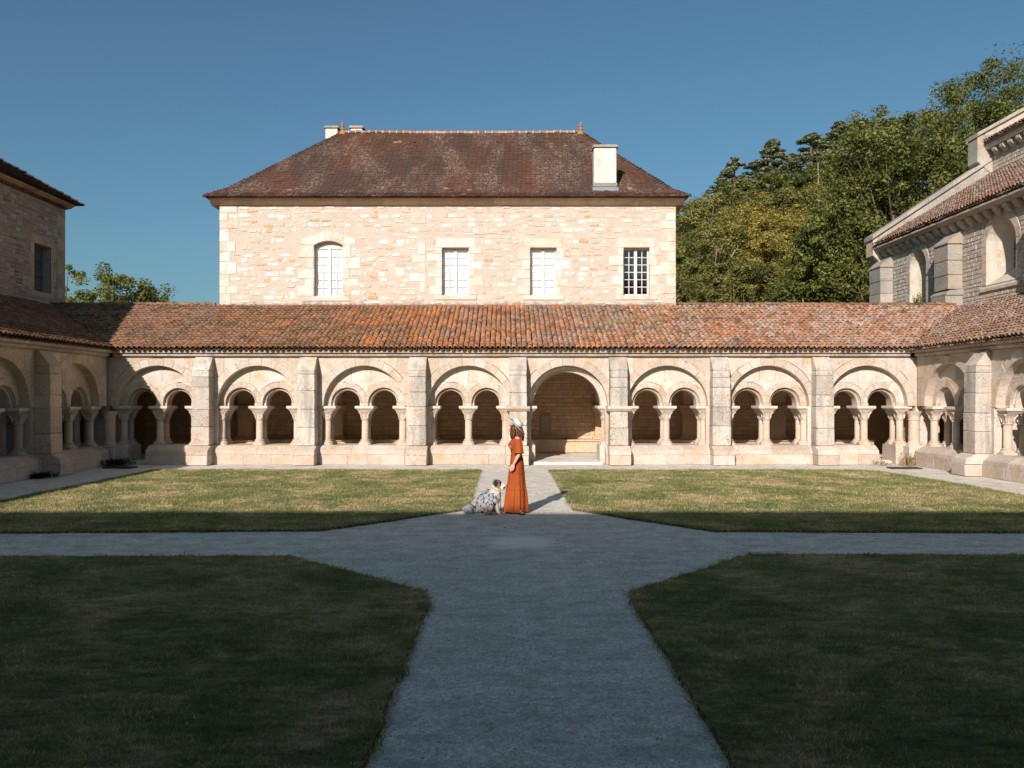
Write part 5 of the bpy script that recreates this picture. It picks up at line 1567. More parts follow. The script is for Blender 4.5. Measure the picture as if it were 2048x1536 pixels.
def hill_tree(px_, top, Y, kind, where, wide=1.0):
    X = (px_ - 1012) * Y / 1600; zb = hill_z(X, Y) - .2; zt = 2.15 + (794 - top) * Y / 1600
    cr, tr, h = KINDS[kind][(int(px_) // 7) % len(KINDS[kind])]
    s = max(zt - zb, 4) / (h * 1.0)
    n = NAME[kind]
    lab = WORD[kind] + ' ' + where
    T = thing(n, lab, 'tree', (X, Y, zb), 'pines on the skyline of the hill' if kind == 'pine' else 'trees on the wooded hillside')
    T.rotation_euler = (0, 0, random.uniform(0, 6.28)); sx = s * wide * random.uniform(.92, 1.1); T.scale = (sx, sx, s)
    for nm, me in (('trunk', tr), ('crown', cr)):
        o = bpy.data.objects.new(nm, me); COL.objects.link(o); o.parent = T
COLS = ['hard against the house', 'second from the house', 'third from the house', 'midway along', 'third from the church', 'second from the church', 'nearest the church']
def row(Y, where, lst):
    for i, (px_, top, kind, *w) in enumerate(lst): hill_tree(px_, top, Y + random.uniform(-1.5, 1.5), kind, where + ', ' + COLS[i], w[0] if w else 1.0)
row(50, 'at the foot of the wooded slope', [(1372, 500, 'green'), (1432, 520, 'olive', 1.2), (1492, 505, 'green', 1.2), (1552, 515, 'dark', 1.2), (1612, 500, 'green', 1.2), (1668, 510, 'dark', 1.2), (1722, 480, 'dark')])
row(61, 'low on the wooded slope', [(1378, 440, 'green', 1.1), (1438, 400, 'sparse', 1.3), (1500, 435, 'olive', 1.2), (1562, 420, 'yellow', 1.25), (1622, 395, 'yellow', 1.3), (1676, 420, 'yellow', 1.2), (1730, 400, 'dark', 1.2)])
row(73, 'half way up the wooded slope', [(1362, 415, 'dark', 1.2), (1412, 385, 'olive', 1.2), (1476, 372, 'olive', 1.3), (1540, 368, 'yellow', 1.3), (1600, 352, 'olive', 1.3), (1660, 348, 'yellow', 1.3), (1716, 330, 'green', 1.3)])
row(83, 'high on the wooded slope', [(1375, 392, 'green', 1.2), (1430, 365, 'olive', 1.2), (1498, 345, 'green', 1.3), (1560, 335, 'green', 1.3), (1618, 318, 'dark', 1.3), (1672, 300, 'green', 1.3), (1730, 285, 'dark', 1.3)])
row(93, 'on the skyline of the hill', [(1352, 398, 'green', 1.1), (1408, 370, 'sparse', 1.1), (1468, 312, 'pine', 1.5), (1543, 278, 'pine', 1.7), (1622, 266, 'pine', 1.8), (1682, 244, 'pine', 1.9), (1738, 232, 'dark', 1.2)])
# a second line of pines just behind the first
for px_, top, wh in ((1440, 352, 'peeping out between the skyline trees nearest the house'), (1508, 322, 'behind the gap between the first two skyline pines'), (1585, 306, 'behind the gap between the middle skyline pines'), (1652, 280, 'behind the last gap before the tall plane trees')):
    hill_tree(px_, top, 99, 'pine', wh, 1.8)
# a bare dead trunk standing in front of the pines
T = thing('dead_tree', 'bare grey dead trunk standing among the pines high on the slope', 'tree', ((1636 - 1012) * 78 / 1600, 78, hill_z(30.4, 78)))
q = MB(); bz = hill_z(30.4, 78); bx = (1636 - 1012) * 78 / 1600; zt = 2.15 + (794 - 325) * 78 / 1600
q.tube([(bx, 78, bz), (bx + .1, 78, (bz + zt) / 2), (bx, 78, zt)], [.2, .14, .04], 6); q.build('trunk', M['pale_bark'], T)
for i in range(16):
    q = MB(); z = lerp(bz + (zt - bz) * .45, zt - .3, i / 16); a = i * 2.4; l = 1.2 * (1 - i / 22)
    q.tube([(bx, 78, z), (bx + math.cos(a) * l, 78 + math.sin(a) * l, z - .25)], [.03, .008], 4); q.build('branch', M['pale_bark'], T)
# the big plane trees behind the church
def big_tree(px_, top, bot, Y, w, seed, lab, leaf='plane', clumps=760, size=.105, base=.05, n_per=140, rnd=False):
    X = (px_ - 1012) * Y / 1600; zb = hill_z(X, Y) - .2; h = (2.15 + (794 - top) * Y / 1600 - zb) * 1.03
    C, Rr, _ = broad_crown(seed, h, w, clumps, 80, size, base, .6, rnd)
    Rr = Rr * .82
    V, F, rn = leaf_cloud(C, Rr, n_per, size, .5, .8, seed)
    T = thing('plane_tree' if leaf == 'plane' else 'broadleaf_tree', lab, 'tree', (X, Y, zb), 'tall trees beside the abbey')
    for nm, me in (('trunk', trunk_mesh(seed + 3, h, w, C, M['bark'], .42, 50)), ('crown', fast_mesh('crown', V, F, LEAF[leaf], rnd=rn))):
        o = bpy.data.objects.new(nm, me); COL.objects.link(o); o.parent = T
big_tree(1785, 210, 0, 46, 10.5, 81, 'leafy plane tree behind the low end of the church, leftmost of the tall ones')
big_tree(1895, 165, 0, 50, 13, 82, 'leafy plane tree with the second highest crown, behind the middle of the church')
big_tree(2010, 128, 0, 54, 15, 83, 'tallest leafy plane tree, behind the church at the right edge', clumps=850)
big_tree(1738, 240, 0, 58, 9.5, 84, 'darker leafy tree peeping out left of the tall plane trees', leaf='green', clumps=330)
big_tree(222, 538, 0, 47, 7.6, 97, 'small rounded tree with pale green clumps behind the left end of the back gallery roof', leaf='plane', clumps=420, size=.085, base=.05, rnd=True)
big_tree(128, 520, 0, 52, 5.6, 87, 'darker tree half hidden behind the corner of the left building', leaf='green', clumps=260, size=.085, base=.05, rnd=True)
big_tree(266, 566, 0, 45, 4.4, 98, 'lowest tree behind the back gallery roof, nearest the pale house', leaf='plane', clumps=300, size=.08, base=.05, rnd=True)
# undergrowth on the hill
g = np.random.default_rng(5); C = []
while len(C) < 520:
    Y = g.uniform(42, 108); px_ = g.uniform(1330, 1800); X = (px_ - 1012) * Y / 1600
    C.append((X, Y, hill_z(X, Y) + g.uniform(.2, 1.6)))
C = np.array(C); V, F, rn = leaf_cloud(C, g.uniform(.6, 1.3, len(C)), 60, .12, .5, .8, 9)
o = link('undergrowth', fast_mesh('undergrowth', V, F, LEAF['dark'], rnd=rn)); tag(o, 'dark shrubby undergrowth between the trees of the hillside', 'undergrowth', kind='stuff')

# ---------------------------------------------- small plants and drains
def tuft(name, lab, x, y, z, n, h, spread, mat, cat='weed', lean=.5, wd=.006, leaves=0):
    V = []; F = []
    T = thing(name, lab, cat, (x, y, z))
    for i in range(n):
        a = random.uniform(0, 6.28); r_ = random.uniform(0, spread); bx, by = math.cos(a) * r_, math.sin(a) * r_
        hh = h * random.uniform(.5, 1.0); l = lean * hh * random.uniform(.2, 1); b = random.uniform(0, 6.28)
        tx, ty = bx + math.cos(b) * l, by + math.sin(b) * l; px_, py_ = -math.sin(b) * wd, math.cos(b) * wd
        o = len(V); mx_, my_ = bx + (tx - bx) * .35, by + (ty - by) * .35
        V += [(bx - px_, by - py_, 0), (bx + px_, by + py_, 0), (mx_ + px_, my_ + py_, hh * .6), (mx_ - px_, my_ - py_, hh * .6), (tx, ty, hh), (tx, ty, hh)]
        F += [(o, o + 1, o + 2, o + 3), (o + 3, o + 2, o + 4, o + 4)]
        for k in range(leaves):
            f = random.uniform(.3, 1); c = Vector((lerp(bx, tx, f), lerp(by, ty, f), hh * f)); d1 = Vector((random.uniform(-1, 1), random.uniform(-1, 1), random.uniform(-.3, .8))).normalized() * .05; d2 = d1.cross(Vector((.3, .2, 1))).normalized() * .02
            o = len(V); V += [tuple(c), tuple(c + d1 * .5 + d2), tuple(c + d1), tuple(c + d1 * .5 - d2)]; F.append((o, o + 1, o + 2, o + 3))
    me = bpy.data.meshes.new('leaves'); me.from_pydata(V, [], [tuple(dict.fromkeys(f)) for f in F]); me.materials.append(mat)
    o = bpy.data.objects.new('leaves', me); COL.objects.link(o); o.parent = T
    return T
M['dry'] = flat('dry_grass', (.30, .22, .10), .9, .1, .3, 30)
M['weed'] = flat('weed_green', (.09, .10, .025), .8, .1, .4, 30)
tuft('weed', 'dry brown weeds growing at the foot of the right corner columns', 12.55, 25.0, 0, 90, .42, .28, M['dry'], leaves=3)
tuft('weed', 'low dry weeds in front of the small doorway at the right', 11.85, 25.2, 0, 60, .16, .3, M['dry'], leaves=2)
tuft('weed', 'tall thin grass stalks at the left edge of the sunlit lawn', -9.95, 17.4, .03, 12, .34, .35, M['weed'], lean=.6, wd=.003)
tuft('weed', 'shrub sprouting on the roof ridge beside the church buttress', 15.5, 30.1, 5.55, 50, .55, .22, M['weed'], leaves=5)
t = NT('dark_ivy', .8, .1); t.color((.022, .024, .012)); M['ivy'] = t.m
tuft('weed', 'dark creeping plants at the foot of the left corner columns', -12.15, 25.05, 0, 160, .24, .5, M['ivy'], lean=1.0, leaves=6)
tuft('weed', 'dark creeping plants along the base of the left gallery wall', -12.35, 21.2, 0, 120, .16, .4, M['ivy'], lean=1.2, leaves=6)
for i, (x, y, lab) in enumerate(((4.0, 28.0, 'dry grass tuft growing high on the back gallery roof above the entrance arch'), (4.6, 28.4, 'pale dry grass clump right of the entrance arch on the roof'), (5.4, 28.2, 'wide dry grass clump on the roof below the middle of the house'), (6.4, 28.7, 'dry grass clump on the roof under the dark window'), (5.0, 27.4, 'small dry grass tuft lower down the gallery roof'), (7.4, 28.6, 'dry grass clump on the roof below the right corner of the house'), (-5.3, 26.9, 'moss and grass tuft low on the roof at the left'), (-.5, 27.2, 'small grass tuft in the middle of the gallery roof'))):
    tuft('roof_grass', lab, x, y, ZE + (y - EY) * (ZT - ZE) / (WB - EY) + .06, 150, .17, .42, M['dry'], 'grass', .8, .008)
for x, y, lab in ((12.0, 24.1, 'dark metal drain grate in the white gravel near the right corner'), (-11.7, 24.25, 'dark metal drain grate in the shaded gravel near the left corner')):
    T = thing('drain_grate', lab, 'drain', (x, y, 0), 'drain grates in the gravel')
    q = MB(); q.box(x - .45, x + .45, y - .2, y - .16, -.02, .03); q.box(x - .45, x + .45, y + .16, y + .2, -.02, .03); q.box(x - .45, x - .41, y - .159, y + .159, -.02, .03); q.box(x + .41, x + .45, y - .159, y + .159, -.02, .03); q.build('frame', M['iron'], T)
    q = MB(); q.box(x - .409, x + .409, y - .159, y + .159, -.02, .006); q.build('sump', M['deck'], T)
    for k in range(12):
        q = MB(); xx = x - .38 + k * .069; q.box(xx - .014, xx + .014, y - .158, y + .158, .007, .026); q.build('bar', M['iron'], T)
# ================================================================== the woman and her dog
def ell(mb, c, r, rot=None, n=14, m=9):
    rings = []
    Rm = rot or Matrix.Identity(3)
    for j in range(1, m):
        a = math.pi * j / m - math.pi / 2
        rings.append([tuple(Vector(c) + Rm @ Vector((r[0] * math.cos(a) * math.cos(2 * math.pi * i / n), r[1] * math.cos(a) * math.sin(2 * math.pi * i / n), r[2] * math.sin(a)))) for i in range(n)])
    mb.loft(rings, True, True, .5)
def cap(mb, p0, p1, r0, r1, k=1.0):
    p0, p1 = Vector(p0), Vector(p1); t_ = (p1 - p0).normalized()
    q = [p0 - t_ * r0 * .9, p0 - t_ * r0 * .6, p0, p0.lerp(p1, .33), p0.lerp(p1, .67), p1, p1 + t_ * r1 * .6, p1 + t_ * r1 * .9]
    mb.tube(q, [r0 * .4, r0 * .8, r0, lerp(r0, r1, .33), lerp(r0, r1, .67), r1, r1 * .8, r1 * .4], 12, .5)
def chain(mb, pts, rad):
    for i in range(len(pts) - 1): cap(mb, pts[i], pts[i + 1], rad[i], rad[i + 1])
def fuse(mb, voxel, smooth=6, fac=.5):
    """one continuous surface out of overlapping volumes"""
    me = bpy.data.meshes.new('tmp'); me.from_pydata(mb.v, [], mb.f)
    o = bpy.data.objects.new('tmp', me); COL.objects.link(o)
    md = o.modifiers.new('r', 'REMESH'); md.mode = 'VOXEL'; md.voxel_size = voxel
    ms = o.modifiers.new('s', 'SMOOTH'); ms.iterations = smooth; ms.factor = fac
    dg = bpy.context.evaluated_depsgraph_get()
    r = bpy.data.meshes.new_from_object(o.evaluated_get(dg))
    bpy.data.objects.remove(o); bpy.data.meshes.remove(me)
    r.polygons.foreach_set('use_smooth', np.ones(len(r.polygons), dtype=bool))
    return r
def vco(me):
    a = np.empty(len(me.vertices) * 3, dtype=np.float32); me.vertices.foreach_get('co', a); return a.reshape(-1, 3)
def paint(me, cols):
    a = me.color_attributes.new('col', 'FLOAT_COLOR', 'POINT')
    c = np.ones((len(cols), 4), dtype=np.float32); c[:, :3] = cols; a.data.foreach_set('color', c.ravel())
def colmat(name, rough=.6, spec=.25, var=.0, sss=0):
    t = NT(name, rough, spec); c = t.attr('col', 'Color')
    if var: c = t.mix(var, c, t.ramp(t.noise(60, 4, .7), [(.3, .3), (.7, .7)]), 'OVERLAY')
    t.color(c); return t.m
def child(nm, me, T, mat=None):
    if mat: me.materials.clear(); me.materials.append(mat)
    o = bpy.data.objects.new(nm, me); COL.objects.link(o); o.parent = T; WLOC[o.name] = WLOC[T.name]; return o

# local frame: origin on the ground, she looks towards -X, the viewer is on the -Y side
Wm = thing('person', 'woman in a long rust orange dress and pale felt hat standing beside the dog', 'person', (.20, 14.88, .0))
mb = MB()
hd = Vector((-.045, .01, 1.575)); 
ell(mb, (hd.x + .012, hd.y, hd.z + .012), (.098, .074, .105))
ell(mb, (hd.x - .028, hd.y, hd.z - .045), (.064, .056, .068))             # jaw
cap(mb, (hd.x - .070, hd.y, hd.z - .085), (hd.x - .045, hd.y, hd.z - .085), .022, .026)  # chin
mb.loft([[(hd.x - .082, .01 - .016, hd.z - .028), (hd.x - .082, .01 + .016, hd.z - .028), (hd.x - .075, .01 + .008, hd.z + .03), (hd.x - .075, .01 - .008, hd.z + .03)],
         [(hd.x - .122, .01 - .008, hd.z - .022), (hd.x - .122, .01 + .008, hd.z - .022), (hd.x - .088, .01 + .005, hd.z + .028), (hd.x - .088, .01 - .005, hd.z + .028)]], True, True, .5)  # nose
for zz in (-.050, -.062): cap(mb, (hd.x - .090, hd.y - .016, hd.z + zz), (hd.x - .090, hd.y + .016, hd.z + zz), .008, .008)
for s_ in (-1, 1): ell(mb, (hd.x + .02, hd.y + s_ * .076, hd.z - .005), (.018, .008, .030))
cap(mb, (hd.x + .035, 0, 1.53), (.01, 0, 1.37), .052, .058)                 # neck
ell(mb, (-.015, 0, 1.27), (.100, .150, .165)); ell(mb, (-.005, 0, 1.12), (.088, .122, .13)); ell(mb, (.005, 0, .96), (.108, .155, .15))
for s_ in (-1, 1):
    ell(mb, (-.090, s_ * .068, 1.245), (.050, .056, .054))
    cap(mb, (.005, s_ * .08, 1.385), (.015, s_ * .160, 1.365), .050, .052)
# arms: left arm on the viewer's side hangs with a loosely curled hand
def arm(s_, sh, el, wr, hn):
    chain(mb, [sh, Vector(sh).lerp(Vector(el), .5), el], [.047, .043, .036]); chain(mb, [el, Vector(el).lerp(Vector(wr), .3), wr], [.036, .035, .022])
    w, h = Vector(wr), Vector(hn); d = (h - w).normalized(); fwd = Vector((-1, 0, 0)); fwd = (fwd - d * fwd.dot(d)).normalized(); side = d.cross(fwd)
    L = (h - w).length
    # palm
    for k in range(4):
        off = fwd * (.026 - .0175 * k)
        cap(mb, w + off * .6 + d * .012, w + off + d * (.085 - .004 * k), .014, .0115)
        b = w + off + d * (.086 - .004 * k); ln_ = (.078, .088, .082, .064)[k]
        cur = -side * s_ if True else side
        p1 = b + d * ln_ * .45 + cur * .006 + fwd * .004; p2 = p1 + d * ln_ * .22 + cur * ln_ * .20; p3 = p2 + d * ln_ * .02 + cur * ln_ * .24
        chain(mb, [b, p1, p2, p3], [.0100, .0090, .0082, .0070])
    tb = w + fwd * .026 + d * .022; chain(mb, [tb, tb + fwd * .020 + d * .030, tb + fwd * .022 + d * .058 - side * s_ * .010, tb + fwd * .016 + d * .080 - side * s_ * .018], [.0135, .0118, .0102, .0085])
arm(-1, (.02, -.170, 1.355), (.045, -.225, 1.110), (-.060, -.235, .915), (-.095, -.235, .80))
arm(1, (.02, .170, 1.355), (.035, .215, 1.105), (-.03, .215, .885), (-.05, .215, .78))
for s_ in (-1, 1):   # legs
    chain(mb, [(.01, s_ * .08, .93), (.012, s_ * .075, .50)], [.082, .056]); chain(mb, [(.012, s_ * .075, .50), (.03, s_ * .07 - (.03 if s_ < 0 else 0), .34), (.040, s_ * .068 - (.075 if s_ < 0 else 0), .08)], [.056, .054, .034])
    yy = s_ * .068
    def ft(x, y, z):      # the nearer foot is turned out towards the viewer
        if s_ > 0: return (x, y, z)
        x0, y0 = .045, -.150; dx, dy = x - x0, y + .068; a_ = R(112)
        return (x0 + dx * math.cos(a_) - dy * math.sin(a_), y0 + dx * math.sin(a_) + dy * math.cos(a_), z)
    cap(mb, ft(.045, yy, .05), ft(-.09, yy, .035), .036, .030)
    for k in range(5): cap(mb, ft(-.09, yy + (k - 2) * .014, .03), ft(-.135 + abs(k - 2 + s_) * .008, yy + (k - 2) * .0155, .024), .011, .009)
me = fuse(mb, .0065, 4, .45)
co = vco(me); skin = np.tile(np.array([.60, .335, .235]), (len(co), 1))
d = np.abs(co[:, 2] - (hd.z - .056)) + np.abs(co[:, 1] - hd.y) * .3; lips = (d < .013) & (co[:, 0] < hd.x - .078); skin[lips] = (.42, .13, .11)
for s_ in (-1, 1):
    e = np.linalg.norm((co - np.array([hd.x - .072, hd.y + s_ * .036, hd.z + .018])) / np.array([1.6, 1, .6]), axis=1); skin[e < .014] = (.05, .03, .02)
    e = np.linalg.norm((co - np.array([hd.x - .068, hd.y + s_ * .038, hd.z + .042])) / np.array([1.6, 1.4, .35]), axis=1); skin[e < .017] = (.14, .07, .04)
paint(me, skin); child('body', me, Wm, colmat('skin', .55, .3))
# eyes
M['eye'] = flat('eye_white', (.75, .72, .70), .2, .5, .02); M['dark'] = flat('dark_pupil', (.015, .01, .01), .2, .5, .02)
for s_ in (-1, 1):
    q = MB(); ell(q, (hd.x - .064, hd.y + s_ * .034, hd.z + .016), (.013, .013, .011), None, 10, 7); q2 = q.mesh('eye', M['eye'], True); e_ = child('eye', q2, Wm)
    q = MB(); ell(q, (hd.x - .0755, hd.y + s_ * .0345, hd.z + .016), (.003, .0055, .0055), None, 8, 5); p_ = bpy.data.objects.new('pupil', q.mesh('pupil', M['dark'], True)); COL.objects.link(p_); p_.parent = e_
# dress
t = NT('rust_dress', .75, .2)
c = t.mix(t.ramp(t.noise(5, 4, .6), [(.3, 0.), (.7, 1.)]), (.275, .055, .0105), (.345, .074, .014))
c = t.mix(.18, c, t.ramp(t.noise(70, 3, .6, vec=t.scale((1, 1, .12))), [(.3, .3), (.7, .7)]), 'OVERLAY'); t.color(c); t.bump(t.noise(90, 3, .6, vec=t.scale((1, 1, .15))), .35, .006)
M['dress'] = t.m
NR = 120
fold = np.random.default_rng(3); ph = fold.uniform(0, 6.28, 8)
def pleat(a, z):
    k = max(0, min(1, (1.05 - z) / .85))
    v = .55 * math.sin(13 * a + ph[0] + 1.3 * math.sin(2 * a) + .5 * math.sin(z * 5 + ph[6])) + .35 * math.sin(21 * a + ph[1] + 1.2 * math.sin(3 * a + ph[2])) + .35 * math.sin(7 * a + ph[3])
    return k * (.011 + .022 * k) * v * (.75 + .35 * math.sin(3 * a + ph[5]))
#       z     cx    rx    ry
prof = [(.030, -.022, .222, .235), (.10, -.022, .217, .230), (.25, -.018, .202, .218), (.415, -.014, .187, .205), (.428, -.014, .182, .200), (.44, -.014, .178, .198), (.55, -.010, .168, .190), (.70, -.004, .152, .182), (.745, -.004, .150, .180), (.757, -.004, .146, .178), (.85, .0, .136, .176), (.98, .002, .124, .170), (1.06, -.004, .110, .150), (1.12, -.008, .102, .136), (1.14, -.008, .101, .134)]
rings = []
for z, cx, rx, ry in prof:
    ruff = .006 * math.sin(40) if False else 0
    rings.append([(cx + (rx + pleat(2 * math.pi * i / NR, z)) * math.cos(2 * math.pi * i / NR), (ry + pleat(2 * math.pi * i / NR, z)) * math.sin(2 * math.pi * i / NR), z + .006 * math.sin(5 * 2 * math.pi * i / NR) * (z < .05)) for i in range(NR)])
q = MB(); q.loft(rings, False, False, .5)
rin = [[(x * .97 - .0006, y * .97, z) for x, y, z in rg] for rg in rings]; q.loft(rin, False, False, .5)
dr = child('dress_skirt', q.mesh('dress_skirt', M['dress'], True), Wm)
# tier seams
for z, cx, rx, ry in ((.436, -.014, .182, .201), (.752, -.004, .149, .180)):
    q = MB(); pts = [(cx + (rx + .003 + pleat(2 * math.pi * i / NR, z)) * math.cos(2 * math.pi * i / NR), (ry + .003 + pleat(2 * math.pi * i / NR, z)) * math.sin(2 * math.pi * i / NR), z) for i in range(NR + 1)]
    q.tube(pts, .0045, 5, .5); s_ = bpy.data.objects.new('tier_seam', q.mesh('tier_seam', M['dress'], True)); COL.objects.link(s_); s_.parent = dr
# bodice with a cut-out below the bust at the front
bod = [(1.105, -.008, .102, .134), (1.16, -.010, .104, .140), (1.21, -.018, .122, .156), (1.255, -.026, .132, .166), (1.30, -.022, .124, .170), (1.345, -.008, .106, .172), (1.385, .006, .088, .158), (1.42, .014, .068, .092)]
q = MB(); NB = 60; rings = []
for z, cx, rx, ry in bod: rings.append([(cx + rx * math.cos(2 * math.pi * i / NB) + .004 * math.sin(9 * 2 * math.pi * i / NB + z * 20), ry * math.sin(2 * math.pi * i / NB), z) for i in range(NB)])
vs = [p for rg in rings for p in rg]; fs = []
for k in range(len(rings) - 1):
    for i in range(NB):
        a = 2 * math.pi * (i + .5) / NB; zz = (rings[k][0][2] + rings[k + 1][0][2]) / 2
        front = abs(a - math.pi - .35) < .55 and k in (0,)
        v_neck = abs(a - math.pi) < (zz - 1.27) * 3.0 and zz > 1.30
        if front or v_neck: continue
        fs.append((k * NB + i, k * NB + (i + 1) % NB, (k + 1) * NB + (i + 1) % NB, (k + 1) * NB + i))
q.add(vs, fs, .5); child('dress_bodice', q.mesh('dress_bodice', M['dress'], True), Wm)
def sleeve(s_):
    q = MB(); rings = []; n = 36
    for k, (x, y, z, r1, r2) in enumerate([(.015, .115, 1.405, .060, .035), (.02, .160, 1.375, .078, .060), (.025, .185, 1.31, .080, .066), (.03, .205, 1.22, .082, .072), (.035, .222, 1.14, .088, .080), (.036, .226, 1.115, .091, .083)]):
        rings.append([(x + (r1 + .004 * k * .5 * math.sin(7 * a + s_)) * math.cos(a), s_ * (y + (r2 + .003 * k * .5 * math.sin(6 * a)) * math.sin(a)), z + .012 * math.sin(a) * (k > 3)) for a in [2 * math.pi * i / n for i in range(n)]])
    q.loft(rings, True, False, .5); q.loft([[(x + (.03 - x) * .05, y + (s_ * .215 - y) * .05, z) for x, y, z in rg] for rg in rings], False, False, .5)
    child('sleeve', q.mesh('sleeve', M['dress'], True), Wm)
sleeve(-1); sleeve(1)
# hair: long wavy locks
t = NT('auburn_hair', .5, .35); c = t.ramp(t.attr(), [(0, (.035, .012, .005)), (.5, (.095, .032, .010)), (.85, (.17, .062, .018)), (1, (.25, .10, .03))]); t.color(c); M['hair'] = t.m
q = MB(); hg = np.random.default_rng(8)
for i in range(330):
    a = hg.uniform(-2.75, 2.75)                      # 0 = back (+X)
    sx_ = hd.x + .02 + .092 * math.cos(a); sy = hd.y + .085 * math.sin(a); sz = hd.z + hg.uniform(-.0, .07)
    front = abs(a) > 1.7
    ez = 1.35 + hg.uniform(-.03, .10) if not front else 1.365 + hg.uniform(-.02, .10)
    if abs(a) < 1.0: ez -= .01
    ex_, ey = hd.x + .045 + (.105 + hg.uniform(-.03, .035)) * math.cos(a), (.105 + hg.uniform(-.03, .035)) * math.sin(a)
    if front: ex_ = hd.x - .035 + hg.uniform(-.025, .05); 
    pts = []; p_ = hg.uniform(0, 6.28); w_ = hg.uniform(.006, .016)
    for k in range(9):
        f = k / 8; x = lerp(sx_, ex_, f ** .8) + .016 * math.sin(math.pi * f) * math.cos(a); y = lerp(sy, ey, f ** .8) + .016 * math.sin(math.pi * f) * math.sin(a)
        pts.append((x + w_ * f * math.sin(9 * f + p_), y + w_ * f * math.cos(8 * f + p_), lerp(sz, ez, f)))
    q.tube(pts, [.004, .0075, .0085, .009, .009, .0085, .007, .005, .0015], 4, float(hg.random()))
child('hair', q.mesh('hair', M['hair'], True), Wm)
# felt hat tipped back
M['felt'] = flat('pale_felt', (.54, .55, .50), .9, .1, .06, 40); M['band'] = flat('hat_band', (.17, .17, .15), .8, .2, .1, 30)
HA = Matrix.Rotation(R(44), 3, 'Y') @ Matrix.Rotation(R(7), 3, 'X'); hc = Vector((hd.x + .032, hd.y, hd.z + .045))
def hatpt(r_, a, z, sq=1.0): return tuple(hc + HA @ Vector((r_ * math.cos(a), r_ * sq * math.sin(a), z)))
n = 44; rings = []
for r_, z in ((.208, .008), (.209, .014), (.204, .018), (.15, .010), (.110, .008), (.104, .020), (.101, .06), (.093, .092), (.076, .112), (.052, .118), (.03, .112), (.006, .108)):
    rings.append([hatpt(r_, 2 * math.pi * i / n, z + .012 * math.cos(4 * math.pi * i / n) * (r_ > .15) * -1, .93) for i in range(n)])
q = MB(); q.loft(rings, False, True, .5); q.loft([[hatpt(r_, 2 * math.pi * i / n, z + .012 * math.cos(4 * math.pi * i / n) * (r_ > .15) * -1, .93) for i in range(n)] for r_, z in ((.208, .008), (.15, .002), (.098, .0), (.090, .06), (.076, .096), (.01, .104))], False, True, .5)
ht = child('hat', q.mesh('hat', M['felt'], True), Wm)
q = MB(); q.loft([[hatpt(r_, 2 * math.pi * i / n, z, .935) for i in range(n)] for r_, z in ((.108, .010), (.1085, .020), (.1045, .036), (.102, .036))], False, False, .5)
b_ = bpy.data.objects.new('hat_band', q.mesh('hat_band', M['band'], True)); COL.objects.link(b_); b_.parent = ht
# sandals
for s_ in (-1, 1):
    yy = s_ * .068
    def ft(x, y, z):
        if s_ > 0: return (x, y, z)
        x0, y0 = .045, -.150; dx, dy = x - x0, y + .068; a_ = R(112)
        return (x0 + dx * math.cos(a_) - dy * math.sin(a_), y0 + dx * math.sin(a_) + dy * math.cos(a_), z)
    q = MB(); q.loft([[ft(x, yy + y, z) for x, y in [(.085 * 1.0, .0), (.07, .03), (0, .034), (-.08, .046), (-.14, .03), (-.155, 0), (-.14, -.03), (-.08, -.046), (0, -.034), (.07, -.03)]] for z in (.0, .016)], True, True, .5)
    for x in (-.10, .03): q.tube([ft(x, yy + .045 * math.cos(a), .016 + .05 * math.sin(a)) for a in np.linspace(0, math.pi, 9)], .008, 5, .5)
    child('sandal', q.mesh('sandal', M['iron'], True), Wm)

# ---------------------------------------------- the dog: sits facing +X
Dg = thing('dog', 'blue merle shepherd dog with white ruff sitting and looking at the woman', 'dog', (-.25, 14.78, 0))
mb = MB()
ell(mb, (-.155, 0, .165), (.150, .135, .160)); chain(mb, [(-.165, 0, .20), (-.06, 0, .30), (.035, 0, .375)], [.150, .142, .118])
ell(mb, (.055, 0, .305), (.095, .098, .135)); cap(mb, (.03, 0, .40), (.075, 0, .52), .108, .078)
hb = Vector((.092, -.008, .565))
ell(mb, tuple(hb), (.082, .068, .071)); cap(mb, hb + Vector((.045, 0, -.018)), hb + Vector((.135, -.002, -.058)), .037, .024)
cap(mb, hb + Vector((.03, 0, -.055)), hb + Vector((.108, -.002, -.094)), .024, .014)                        # lower jaw
ell(mb, hb + Vector((.045, 0, .012)), (.04, .045, .035))
for s_ in (-1, 1):
    rr_ = Matrix.Rotation(R(25), 3, 'Y')
    ell(mb, hb + Vector((-.028, s_ * .060, .022)), (.026, .018, .052), rr_); ell(mb, hb + Vector((-.020, s_ * .072, -.012)), (.024, .011, .044), rr_)
    # front leg: elbow, wrist, paw
    chain(mb, [(.055, s_ * .068, .32), (.045, s_ * .072, .215), (.088, s_ * .066, .105), (.098, s_ * .064, .035)], [.058, .046, .032, .028])
    ell(mb, (.118, s_ * .064, .024), (.046, .034, .024))
    for k in range(3): cap(mb, (.13, s_ * .064 + (k - 1) * .018, .020), (.158, s_ * .064 + (k - 1) * .020, .014), .014, .012)
    # folded hind leg: knee forward, hock at the back, foot flat
    ell(mb, (-.095, s_ * .115, .155), (.120, .058, .115), Matrix.Rotation(R(-25), 3, 'Y')); chain(mb, [(-.03, s_ * .135, .19), (-.01, s_ * .140, .10), (-.125, s_ * .135, .045)], [.060, .048, .034])
    chain(mb, [(-.125, s_ * .135, .040), (.0, s_ * .140, .030), (.045, s_ * .140, .024)], [.032, .028, .030])
    for k in range(3): cap(mb, (.045, s_ * .14 + (k - 1) * .018, .020), (.075, s_ * .14 + (k - 1) * .019, .014), .014, .012)
chain(mb, [(-.26, .0, .10), (-.32, -.02, .065), (-.40, -.06, .085), (-.47, -.10, .075)], [.06, .055, .082, .060])
me = fuse(mb, .0075, 6, .5)
co = vco(me); N = len(co)
